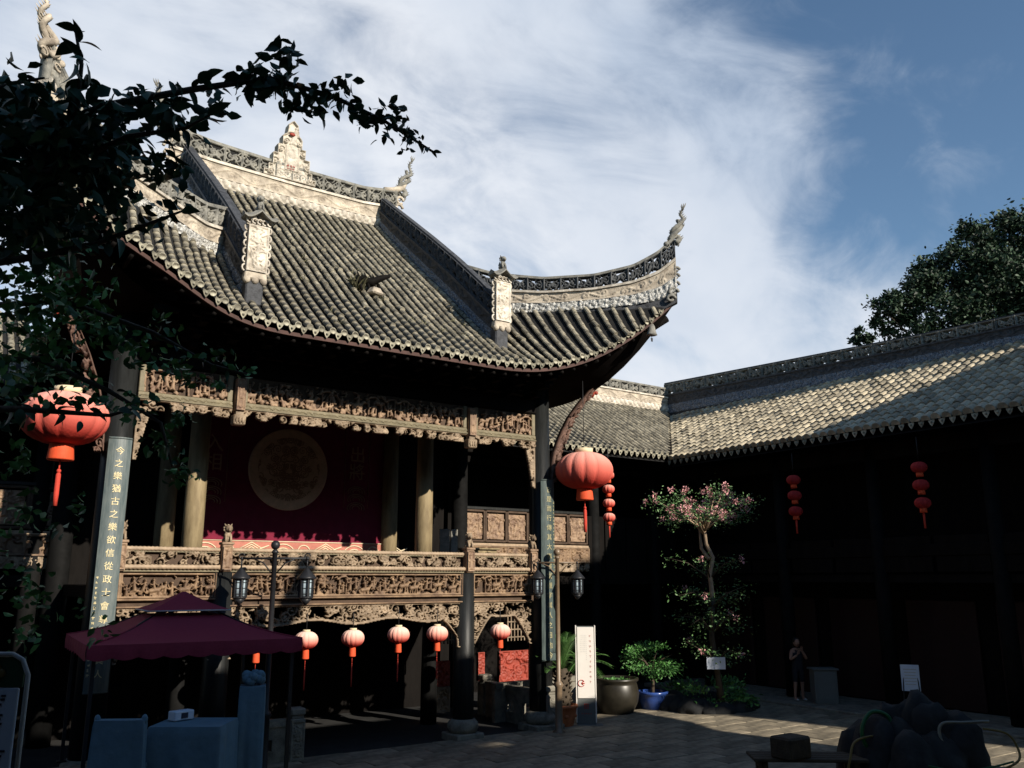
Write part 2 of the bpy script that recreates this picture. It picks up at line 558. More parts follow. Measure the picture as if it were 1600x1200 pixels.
# ---------------------------------------------------------------- carved relief
class HF:
    def __init__(self, w, h, res, seed=0):
        self.w, self.h, self.res = w, h, res
        self.nx, self.ny = max(2, int(w / res) + 1), max(2, int(h / res) + 1)
        self.a = np.zeros((self.ny, self.nx), dtype=np.float32)
        self.X, self.Y = np.meshgrid(np.linspace(0, w, self.nx), np.linspace(0, h, self.ny))
        self.r = random.Random(seed)

    def dot(self, x, y, r, t):
        i0, i1 = max(0, int((x - r) / self.w * (self.nx - 1))), min(self.nx, int((x + r) / self.w * (self.nx - 1)) + 2)
        j0, j1 = max(0, int((y - r) / self.h * (self.ny - 1))), min(self.ny, int((y + r) / self.h * (self.ny - 1)) + 2)
        if i0 >= i1 or j0 >= j1:
            return
        d2 = ((self.X[j0:j1, i0:i1] - x) ** 2 + (self.Y[j0:j1, i0:i1] - y) ** 2) / (r * r)
        hh = t * np.sqrt(np.clip(1 - d2, 0, 1))
        np.maximum(self.a[j0:j1, i0:i1], hh, out=self.a[j0:j1, i0:i1])

    def stroke(self, pts, r0, r1, t):
        n = len(pts)
        for k in range(n - 1):
            (x0, y0), (x1, y1) = pts[k], pts[k + 1]
            m = max(1, int(math.hypot(x1 - x0, y1 - y0) / (0.5 * min(r0, r1) + 1e-4)))
            for q in range(m + 1):
                f = (k + q / m) / (n - 1)
                self.dot(x0 + (x1 - x0) * q / m, y0 + (y1 - y0) * q / m, r0 + (r1 - r0) * f, t)

    def spiral(self, x, y, Rr, rad, turns, sgn, ph, t):
        pts = []
        n = int(10 * turns) + 4
        for i in range(n):
            f = i / (n - 1)
            an = ph + sgn * f * turns * 2 * math.pi
            rr = Rr * (1 - f * 0.85)
            pts.append((x + rr * math.cos(an), y + rr * math.sin(an)))
        self.stroke(pts, rad, rad * 0.75, t)
        self.dot(x, y, rad * 1.3, t * 1.1)

    def leaf(self, x, y, ln, an, rad, t):
        b = self.r.uniform(-0.5, 0.5)
        pts = [(x + ln * f * math.cos(an + b * f), y + ln * f * math.sin(an + b * f)) for f in (0, .25, .5, .75, 1)]
        self.stroke(pts, rad, rad * 0.3, t)

    def rect(self, x0, y0, x1, y1, t):
        mk = (self.X >= x0) & (self.X <= x1) & (self.Y >= y0) & (self.Y <= y1)
        self.a[mk] = np.maximum(self.a[mk], t)

    def border(self, b, t):
        self.rect(0, 0, self.w, b, t)
        self.rect(0, self.h - b, self.w, self.h, t)
        self.rect(0, 0, b, self.h, t)
        self.rect(self.w - b, 0, self.w, self.h, t)

    def scrolls(self, size, t, dens=1.0, rad=None):
        n = int(self.w * self.h / (size * size) * 1.5 * dens) + 2
        rad = rad or size * 0.13
        for i in range(n):
            x, y = self.r.uniform(0, self.w), self.r.uniform(0, self.h)
            s = size * self.r.uniform(0.35, 0.6)
            self.spiral(x, y, s, rad * self.r.uniform(0.8, 1.2), self.r.uniform(0.9, 1.7), self.r.choice((-1, 1)), self.r.uniform(0, 6.3), t * self.r.uniform(0.65, 1))
            for q in range(3):
                self.leaf(x + self.r.uniform(-s, s), y + self.r.uniform(-s, s), s * 0.9, self.r.uniform(0, 6.3), rad * 1.1, t * self.r.uniform(0.5, 1))

    def vine(self, t, rad, wave):
        pts = []
        n = int(self.w / wave * 10)
        for i in range(n + 1):
            x = self.w * i / n
            pts.append((x, self.h * (0.5 + 0.28 * math.sin(x / wave * 2 * math.pi))))
        self.stroke(pts, rad, rad, t)
        x = 0.0
        s = 1
        while x < self.w:
            self.spiral(x + wave * 0.25, self.h * (0.5 - 0.1 * s), self.h * 0.3, rad * 0.8, 1.3, s, self.r.uniform(0, 6), t * 0.9)
            for q in range(3):
                self.leaf(x + self.r.uniform(0, wave * 0.5), self.h * self.r.uniform(0.2, 0.8), self.h * 0.35, self.r.uniform(0, 6.3), rad, t * self.r.uniform(0.6, 1))
            x += wave * 0.5
            s = -s

    def figure(self, x, y, s, t):
        r = self.r
        lean = r.uniform(-0.25, 0.25)
        self.stroke([(x, y), (x + lean * s * 0.4, y + s * 0.35), (x + lean * s * 0.6, y + s * 0.68)], s * 0.17, s * 0.11, t * 0.85)
        self.dot(x + lean * s * 0.75, y + s * 0.86, s * 0.115, t)
        for sg in (-1, 1):
            self.stroke([(x + lean * s * 0.55, y + s * 0.62), (x + sg * s * 0.2, y + s * r.uniform(0.35, 0.6)), (x + sg * s * r.uniform(0.25, 0.42), y + s * r.uniform(0.3, 0.9))], s * 0.065, s * 0.045, t * 0.9)
            self.stroke([(x, y + s * 0.1), (x + sg * s * 0.15, y - s * 0.12)], s * 0.09, s * 0.07, t * 0.7)

    def scene(self, t):
        """battle and story scenes: figures, horses, trees, rocks, roofs"""
        r = self.r
        x = 0.0
        H = self.h
        while x < self.w:
            k = r.random()
            if k < 0.5:
                self.figure(x, H * r.uniform(0.12, 0.45), H * r.uniform(0.4, 0.56), t)
                x += H * r.uniform(0.2, 0.36)
            elif k < 0.68:
                b = H * r.uniform(0.25, 0.45)
                self.stroke([(x, b), (x + H * 0.3, b + H * 0.05)], H * 0.11, H * 0.1, t * 0.8)
                for q in (0.0, 0.08, 0.25, 0.33):
                    self.stroke([(x + H * q, b), (x + H * (q + r.uniform(-.06, .06)), b - H * 0.24)], H * 0.04, H * 0.025, t * 0.6)
                self.stroke([(x + H * 0.3, b), (x + H * 0.42, b + H * 0.2), (x + H * 0.52, b + H * 0.16)], H * 0.07, H * 0.045, t * 0.8)
                self.figure(x + H * 0.15, b + H * 0.08, H * 0.42, t)
                x += H * 0.55
            elif k < 0.86:
                self.stroke([(x, 0), (x + H * r.uniform(-.1, .1), H * 0.4), (x + H * 0.1, H * 0.75)], H * 0.05, H * 0.03, t * 0.6)
                for q in range(9):
                    self.dot(x + H * r.uniform(-.2, .3), H * r.uniform(0.55, 0.95), H * r.uniform(0.06, 0.11), t * r.uniform(0.5, 0.9))
                x += H * 0.3
            else:
                self.stroke([(x, H * 0.75), (x + H * 0.18, H * 0.86), (x + H * 0.4, H * 0.88), (x + H * 0.58, H * 0.75)], H * 0.05, H * 0.05, t * 0.8)
                for q in (0.12, 0.46):
                    self.stroke([(x + H * q, 0.1 * H), (x + H * q, H * 0.75)], H * 0.03, H * 0.03, t * 0.6)
                self.figure(x + H * 0.29, H * 0.2, H * 0.45, t * 0.9)
                x += H * 0.62
        for q in range(int(self.w / H * 10)):
            self.dot(r.uniform(0, self.w), r.uniform(0, H * 0.25), H * r.uniform(0.05, 0.12), t * r.uniform(0.3, 0.55))
        for q in range(int(self.w / H * 12)):
            self.leaf(r.uniform(0, self.w), r.uniform(0, H), H * 0.2, r.uniform(0, 6.3), H * 0.045, t * r.uniform(0.3, 0.6))


def sheet(name, hf, m, parent, front, back=None, thr=None, smooth=True, mask=None):
    """turn a height field into a carved panel; with thr or mask it is pierced and gets a back and side walls"""
    ny, nx = hf.a.shape
    idx = np.arange(ny * nx).reshape(ny, nx)
    q = np.stack([idx[:-1, :-1], idx[:-1, 1:], idx[1:, 1:], idx[1:, :-1]], -1)
    FV = front(hf.X.ravel(), hf.Y.ravel(), hf.a.ravel())
    if thr is None and mask is None:
        return np_mesh(name, FV, q.reshape(-1, 4), m, parent, smooth)
    keep = np.ones((ny - 1, nx - 1), bool)
    if thr is not None:
        c = (hf.a[:-1, :-1] + hf.a[:-1, 1:] + hf.a[1:, 1:] + hf.a[1:, :-1]) / 4
        keep &= c > thr
    if mask is not None:
        keep &= mask
    BV = back(hf.X.ravel(), hf.Y.ravel(), hf.a.ravel())
    n = ny * nx
    F = [q[keep], q[keep][:, ::-1] + n]
    pad = np.pad(keep, 1)
    # side walls
    for dj, di, a, b in ((-1, 0, 0, 1), (1, 0, 2, 3), (0, -1, 3, 0), (0, 1, 1, 2)):
        nb = pad[1 + dj:pad.shape[0] - 1 + dj, 1 + di:pad.shape[1] - 1 + di]
        e = keep & ~nb
        qq = q[e]
        F.append(np.stack([qq[:, b], qq[:, a], qq[:, a] + n, qq[:, b] + n], -1))
    F = np.concatenate(F)
    V = np.concatenate([FV, BV])
    used, inv = np.unique(F, return_inverse=True)
    return np_mesh(name, V[used], inv.reshape(F.shape), m, parent, smooth)


def flat_map(o, ux, uy, un, sc=1.0):
    o, ux, uy, un = (np.array(k, dtype=np.float64) for k in (o, ux, uy, un))

    def f(u, v, h):
        return o + u[:, None] * ux + v[:, None] * uy + (h * sc)[:, None] * un
    return f


def face_map(x0, y, z0, sc=1.0):            # a panel facing the courtyard (-y)
    return flat_map((x0, y, z0), (1, 0, 0), (0, 0, 1), (0, -1, 0), sc)


def text_mesh(name, body, size, m, parent, o, ux, uy, un, ext=0.006, bend=None, align='CENTER'):
    cu = bpy.data.curves.new('lettering', 'FONT')
    cu.body = body
    cu.size = size
    cu.align_x = align
    cu.align_y = 'CENTER'
    cu.extrude = ext
    cu.resolution_u = 3
    tmp = bpy.data.objects.new('lettering', cu)
    COL.objects.link(tmp)
    dg = bpy.context.evaluated_depsgraph_get()
    me = bpy.data.meshes.new_from_object(tmp.evaluated_get(dg))
    COL.objects.unlink(tmp)
    bpy.data.objects.remove(tmp)
    me.materials.clear()
    o, ux, uy, un = Vector(o), Vector(ux), Vector(uy), Vector(un)
    pl = off(parent) if parent is not None else Vector((0, 0, 0))
    for v in me.vertices:
        a, b, c = v.co
        if bend:
            v.co = bend(a, b, c) - pl
        else:
            v.co = o + ux * a + uy * b + un * c - pl
    me.name = name
    return link_mesh(name, me, m, parent)


def leaf_cloud(name, pts, dirs, sizes, m, parent, width=0.32, seed=1, kind=None, droop=0.12):
    """many small folded leaves as one mesh"""
    rg = np.random.default_rng(seed)
    P = np.asarray(pts, float)
    D = np.asarray(dirs, float)
    D /= np.linalg.norm(D, axis=1, keepdims=True) + 1e-9
    S = np.asarray(sizes, float)[:, None]
    Rn = rg.normal(size=P.shape)
    A = np.cross(D, Rn)
    A /= np.linalg.norm(A, axis=1, keepdims=True) + 1e-9
    B = np.cross(A, D)
    n = len(P)
    rows = [P,
            P + D * S * .38 + A * S * width * .5 + B * S * .07, P + D * S * .38 - A * S * width * .5 + B * S * .07,
            P + D * S * .72 + A * S * width * .36 + B * S * (.07 - droop * .4), P + D * S * .72 - A * S * width * .36 + B * S * (.07 - droop * .4),
            P + D * S - B * S * droop, P + D * S * .4, P + D * S * .74 - B * S * droop * .5]
    V = np.stack(rows, 1).reshape(-1, 3)
    tri = np.array([(0, 6, 1), (0, 2, 6), (1, 6, 7), (1, 7, 3), (2, 7, 6), (2, 4, 7), (3, 7, 5), (4, 5, 7)])
    F = (tri[None] + (np.arange(n) * 8)[:, None, None]).reshape(-1, 3)
    return np_mesh(name, V, F, m, parent, True, kind)


def glyph(mb, o, ux, uy, un, s, rg, d=0.004):
    """an unreadable small character: a few brush bars"""
    for i in range(4):
        hz = i % 2
        a, b = rg.uniform(-.3, .3) * s, rg.uniform(-.35, .35) * s
        w, h = (rg.uniform(.5, .9) * s, .13 * s) if hz else (.13 * s, rg.uniform(.5, .9) * s)
        if hz:
            a *= .3
        else:
            b *= .3
        mb.prism([(a - w / 2, b - h / 2), (a + w / 2, b - h / 2), (a + w / 2, b + h / 2), (a - w / 2, b + h / 2)], Vector(o) - Vector(un) * 0.001 * i, ux, uy, un, d)

# ================================================================ ground
XC, YF = 7.62, 16.9
g = MB()
g.add([(-60, -60, 0), (90, -60, 0), (90, 90, 0), (-60, 90, 0)], [(0, 1, 2, 3)])
ground = g.build('ground', M['ground'])
ground['kind'] = 'structure'
# worn paving slabs, laid where the photo shows the court floor
slab = MB()
slab.box((0, 0, 0.02), (0.985, 0.485, 0.06), bev=0.008)
sme = slab.build('slab', M['paving'], ground).data
_first = [o for o in COL.objects if o.data == sme][0]
bpy.data.objects.remove(_first)
cnt = 0
for j in range(26):
    y = 17.55 - j * 0.5
    for i in range(20):
        x = 4.0 + i * 1.0 + (0.5 if j % 2 else 0)
        # keep only what the court shows in front of the stage
        if x < 5.6 + max(0, (16.4 - y)) * 0.9 or x > 20.0 or (y > 17.0 and x < 12.8) or y < 6.0:
            continue
        if cnt >= 300:
            continue
        cnt += 1
        piece('paving_slab', sme, Matrix.Translation((x, y, rnd.uniform(-0.006, 0.006))) @ Matrix.Rotation(rnd.uniform(-.004, .004), 4, 'Z') @ Matrix.Rotation(rnd.uniform(-.004, .004), 4, 'X'), ground)
t = MB()
t.box((0.2, 11.2, 0.3), (9.0, 8.6, 0.6), bev=0.03)
t.build('side_terrace', M['stone'])['kind'] = 'structure'
t = MB()
t.box((-4.5, -0.6, 0.87), (17, 12.4, 1.74), bev=0.04)
t.build('hall_terrace', M['stone'])['kind'] = 'structure'

# ================================================================ the opera stage
stage = thing('opera_stage', 'ornate timber opera stage with carved balustrade and sweeping grey tiled roof', 'stage', (XC, YF, 0))
PY = np.array([13.0, 14.0, 15.0, 16.5, 18.0, 19.8, 21.04, 22.2, 23.0])
PZ = np.array([6.55, 7.27, 8.02, 9.15, 10.38, 11.78, 12.77, 13.75, 14.45])


def prof(y):
    return np.interp(y, PY, PZ)


def lift(a):
    return 0.0345 * max(0.0, a - 2.0) ** 2.6


def asym(x):
    return 0.28 * math.exp(-((XC - x - 4.7) / 1.1) ** 2)


AT = 6.86


def y_eave(a):
    return 15.0 - 0.9 * (max(0.0, a - 2.5) / 4.2) ** 2.2


def z_eave(x):
    return 8.02 + lift(abs(x - XC)) + asym(x)


def y_hip(a):
    return 17.75 - (a - 2.85) * 0.94


def z_hip(x):
    a = abs(x - XC)
    return float(np.interp(a, [2.85, 3.5, 4.4, 5.5, 6.2, 6.6, 6.95], [10.17, 9.98, 9.93, 9.97, 10.02, 10.12, 10.3])) + 0.5 * asym(x)


def roof_z(x, y):
    a = abs(x - XC)
    ye = y_eave(a)
    if a <= 2.85:
        t = min(1, max(0, (y - ye) / 7.0))
        return float(prof(y)) + lift(a) * (1 - t) + asym(x) * (1 - t)
    yh = max(y_hip(a), ye + 0.02)
    t = (y - ye) / (yh - ye)
    ze = z_eave(x)
    return ze + (z_hip(x) - ze) * t - 0.10 * math.sin(math.pi * min(1, max(0, t))) * min(1, (yh - ye) / 1.5)


def y_top(x):
    a = abs(x - XC)
    return 22.12 if a <= 2.85 else y_hip(a)


roof = MB()
xs = list(np.linspace(XC - AT, XC + AT, 111))
nv = 22
vs = []
for x in xs:
    ye, yt = y_eave(abs(x - XC)), max(y_top(x), y_eave(abs(x - XC)) + 0.02)
    for k in range(nv):
        y = ye + (yt - ye) * k / (nv - 1)
        vs.append((x, y, roof_z(x, y) - 0.05))
fs = []
for i in range(len(xs) - 1):
    if abs(abs((xs[i] + xs[i + 1]) / 2 - XC) - 2.85) < 0.09:
        pass
    for k in range(nv - 1):
        a = i * nv + k
        fs.append((a, a + nv, a + nv + 1, a + 1))
# the jump at the descending ridges is covered by the ridges themselves
fs = [f for f in fs if max(vs[i][2] for i in f) - min(vs[i][2] for i in f) < 1.2]
roof.add(vs, fs, True)
# side and back slopes
for sg in (-1, 1):
    vs, fs = [], []
    ys = list(np.linspace(14.02, 22.2, 34)) + list(np.linspace(22.6, 30.4, 20))
    nn = 8
    for y in ys:
        yy = y if y <= 22.2 else 44.4 - y
        b = max(0.0, 17.6 - yy) / 3.55
        ao = 5.95 + 0.91 * b ** 2.2
        zo = 8.02 + lift(2.0 + 4.85 * b)
        if yy < 17.75:
            ai = 2.85 + (17.75 - yy) / 0.94
            zi = z_hip(XC + ai)
        else:
            ai, zi = 2.85, 10.17
        ao = max(ao, ai + 0.01)
        for k in range(nn):
            f = k / (nn - 1)
            vs.append((XC + sg * (ao + (ai - ao) * f), y, zo + (zi - zo) * f - 0.08 * math.sin(math.pi * f) - 0.05))
    for i in range(len(ys) - 1):
        for k in range(nn - 1):
            a = i * nn + k
            fs.append((a, a + nn, a + nn + 1, a + 1))
    roof.add(vs, fs, True)
    # gable wall under the descending ridge
    gy = list(np.linspace(17.75, 22.2, 12)) + list(np.linspace(22.6, 26.65, 11))
    vs, fs = [], []
    for y in gy:
        yy = y if y <= 22.2 else 44.4 - y
        vs += [(XC + sg * 2.84, y, 10.0), (XC + sg * 2.84, y, float(prof(yy)) + 0.2)]
    for i in range(len(gy) - 1):
        fs.append((2 * i, 2 * i + 2, 2 * i + 3, 2 * i + 1))
    roof.add(vs, fs)
vs, fs = [], []
for y in np.linspace(22.2, 29.4, 12):
    vs += [(XC - 6.0, y, float(prof(44.4 - y)) - 0.06), (XC + 6.0, y, float(prof(44.4 - y)) - 0.06)] if y > 26.6 else [(XC - 2.85, y, float(prof(44.4 - y)) - 0.06), (XC + 2.85, y, float(prof(44.4 - y)) - 0.06)]
for i in range(11):
    fs.append((2 * i, 2 * i + 1, 2 * i + 3, 2 * i + 2))
roof.add(vs, fs)
roofo = roof.build('roof', M['pan'], stage)


def tile_mesh(name, r, ln, m, tilt=0.005):
    """one half-round cover tile, fat end down-slope, closed by a disc"""
    b = MB()
    n = 7
    vs = []
    for x, rr in ((0, r * 1.03), (ln * 1.03, r * 0.96)):
        for k in range(n):
            an = math.pi * (k / (n - 1) * 1.16 - 0.08)
            vs.append((x, rr * math.cos(an), rr * math.sin(an) + (tilt if x == 0 else 0)))
    fs = [(k, k + 1, n + k + 1, n + k) for k in range(n - 1)]
    fs.append(tuple(range(n)))
    b.add(vs, fs, True)
    me = bpy.data.meshes.new(name)
    me.from_pydata(b.v, [], b.f)
    me.polygons.foreach_set('use_smooth', [len(f) == 4 for f in b.f])
    me.update()
    me.materials.append(m)
    return me


def frame_at(p, q, up=Vector((0, 0, 1)), lateral=None):
    """matrix at p with local x pointing to q (up the slope), z away from the roof"""
    x = (Vector(q) - Vector(p)).normalized()
    y = up.cross(x).normalized()
    z = x.cross(y).normalized()
    mt = Matrix((x, y, z)).transposed().to_4x4()
    mt.translation = Vector(p)
    return mt


def merged(name, me, mats, m, parent):
    """the pieces past the limit: same tile geometry joined into one part"""
    n = len(me.vertices)
    co = np.zeros(n * 3, dtype=np.float64)
    me.vertices.foreach_get('co', co)
    co = np.c_[co.reshape(-1, 3), np.ones(n)]
    V, T = [], []
    tri = []
    for p in me.polygons:
        v = list(p.vertices)
        for i in range(1, len(v) - 1):
            tri.append((v[0], v[i], v[i + 1]))
    tri = np.array(tri)
    for i, mt in enumerate(mats):
        V.append((co @ np.array(mt).T)[:, :3])
        T.append(tri + i * n)
    o = np_mesh(name, np.concatenate(V), np.concatenate(T), m, parent, False, 'stuff')
    return o


SP = 0.2305
TL = 0.235
CAMP = Vector((0, 0, 3.4))
tme = tile_mesh('roof_tile', 0.061, TL, M['tile'])
allt, ends = [], []
nr = int(2 * AT / SP)
for i in range(nr + 1):
    x = XC - nr * SP / 2 + i * SP
    a = abs(x - XC)
    if a > AT - 0.1 or abs(a - 2.85) < 0.13 and False:
        continue
    y = y_eave(a) - 0.03
    yt = y_top(x) - (0.05 if a <= 2.85 else 0.12)
    xj = x
    first = True
    while y < yt - 0.03:
        z = roof_z(x, y)
        s = (roof_z(x, y + 0.05) - z) / 0.05
        dy = TL / math.sqrt(1 + s * s)
        y2 = y + dy
        if abs(a - 2.85) < 0.2 and y > 15.75 and a > 2.85:
            y = y2
            continue
        z2 = roof_z(x, min(y2, yt + 0.1))
        sl = rnd.random()
        p = Vector((xj + rnd.uniform(-.008, .008) + (0.022 * rnd.choice((-1, 1)) if sl < 0.04 else 0), y - (0.05 if 0.04 < sl < 0.08 else 0), z + 0.012 + rnd.uniform(-.004, .004)))
        mt = frame_at(p, (xj, y2, z2))
        mt = mt @ Matrix.Diagonal((1, rnd.uniform(.96, 1.04), rnd.uniform(.96, 1.05), 1))
        allt.append(mt)
        if first:
            ends.append((x, y, z, s))
            first = False
        y = y2
allt.sort(key=lambda m: (m.translation - CAMP).length)
for mt in allt[:300]:
    piece('roof_tile', tme, mt, roofo)
merged('roof_tile_field', tme, allt[300:], M['tile'], roofo)
# drip tiles between and under the tile ends
db = MB()
db.prism([(-0.062, 0.03), (-0.066, -0.02), (-0.04, -0.075), (0, -0.13), (0.04, -0.075), (0.066, -0.02), (0.062, 0.03), (0, 0.0)], (0, 0, 0), (1, 0, 0), (0, 0, 1), (0, 1, 0), 0.016)
db.ball((0, -0.005, -0.045), 0.026, 6, 3)
dob = db.build('drip_tile', M['drip'], None)
dme = dob.data
bpy.data.objects.remove(dob)
eb = MB()
eb.lathe([(0.066, 0.0), (0.066, 0.012), (0.052, 0.014), (0.05, 0.006), (0.02, 0.012)], 10)
eob = eb.build('tile_end', M['drip'], None)
eme = eob.data
bpy.data.objects.remove(eob)
for i, (x, y, z, s) in enumerate(ends):
    x2 = x + SP / 2
    a = abs(x2 - XC)
    if a < AT - 0.1:
        y2 = y_eave(a)
        yaw = math.atan2(y_eave(a + .1) - y_eave(a), 0.1) * (1 if x2 > XC else -1)
        piece('drip_tile', dme, Matrix.Translation((x2, y2 - 0.05, roof_z(x2, y2) - 0.03)) @ Matrix.Rotation(yaw, 4, 'Z') @ Matrix.Rotation(rnd.uniform(-.08, .08), 4, 'Y') @ Matrix.Rotation(0.25, 4, 'X'), roofo)
    piece('tile_end', eme, Matrix.Translation((x, y - 0.006, z + 0.03)) @ Matrix.Rotation(math.pi / 2, 4, 'X'), roofo)
# eave board and soffit
fb = MB()
path = []
for x in np.linspace(XC - AT + 0.03, XC + AT - 0.03, 90):
    a = abs(x - XC)
    path.append((Vector((x, y_eave(a) + 0.03, z_eave(x) - 0.15)), Vector((0, 1, 0)), Vector((0, 0, 1))))
fb.sweep(path, [(0, -0.05), (0, 0.02), (0.05, 0.02), (0.05, -0.05)])
fb.build('eave_board', M['fascia'], roofo)
sf = MB()
vs, fs = [], []
for x in np.linspace(XC - AT, XC + AT, 80):
    a = abs(x - XC)
    ye = y_eave(a) + 0.08
    for k in range(6):
        yy_ = max(ye + 0.02, min(18.2, y_hip(a) if a > 2.9 else 18.2))
        y = ye + (yy_ - ye) * k / 5
        zz = min(z_eave(x) - 0.2 + 0.30 * (y - ye), roof_z(x, y) - 0.2)
        vs.append((x, y, zz))
for i in range(79):
    for k in range(5):
        q = i * 6 + k
        fs.append((q, q + 1, q + 7, q + 6))
sf.add(vs, fs, True)
for sg in (-1, 1):
    vs, fs = [], []
    for y in np.linspace(14.1, 30, 40):
        yy = y if y <= 22.2 else 44.4 - y
        b = max(0.0, 17.6 - yy) / 3.55
        ao, zo = 5.95 + 0.91 * b ** 2.2, 8.02 + lift(2.0 + 4.85 * b)
        ai = max(3.2, 2.85 + (17.75 - yy) / 0.94)
        ai = min(ai, ao - 0.05)
        vs += [(XC + sg * (ao - 0.04), y, zo - 0.2), (XC + sg * ai, y, min(zo - 0.2 + 0.3 * (ao - ai), z_hip(XC + ai) - 0.28 if yy < 17.75 else 9.4))]
    for i in range(39):
        fs.append((2 * i, 2 * i + 2, 2 * i + 3, 2 * i + 1))
    sf.add(vs, fs, True)
sf.build('soffit', M['wood_dark'], roofo)
rf = MB()
for x in np.arange(XC - 6.4, XC + 6.45, 0.3):
    a = abs(x - XC)
    ye = y_eave(a) + 0.12
    y1 = min(17.4, ye + 2.6)
    if a > 3.0:
        y1 = max(ye + 0.05, min(y1, y_hip(a) - 0.1))
    rf.tube([(x, ye, z_eave(x) - 0.27), (x, y1, (z_eave(x) if a < 5 else z_eave(x)) - 0.27 + (0.30 if a < 5 else 0.0) * (y1 - ye))], 0.04, 6)
rf.build('rafter', M['wood_dark'], roofo, kind='stuff')


# ---------------------------------------------------------------- roof ridges
def resample(pts, step):
    P = np.array(pts, float)
    d = np.r_[0, np.cumsum(np.linalg.norm(np.diff(P[:, :3], axis=0), axis=1))]
    n = max(8, int(d[-1] / step))
    s = np.linspace(0, d[-1], n)
    # smooth interpolation through the control points
    out = np.stack([np.interp(s, d, P[:, k]) for k in range(P.shape[1])], 1)
    for _ in range(6):
        out[1:-1] = out[1:-1] * 0.5 + (out[:-2] + out[2:]) * 0.25
    return out, d[-1]


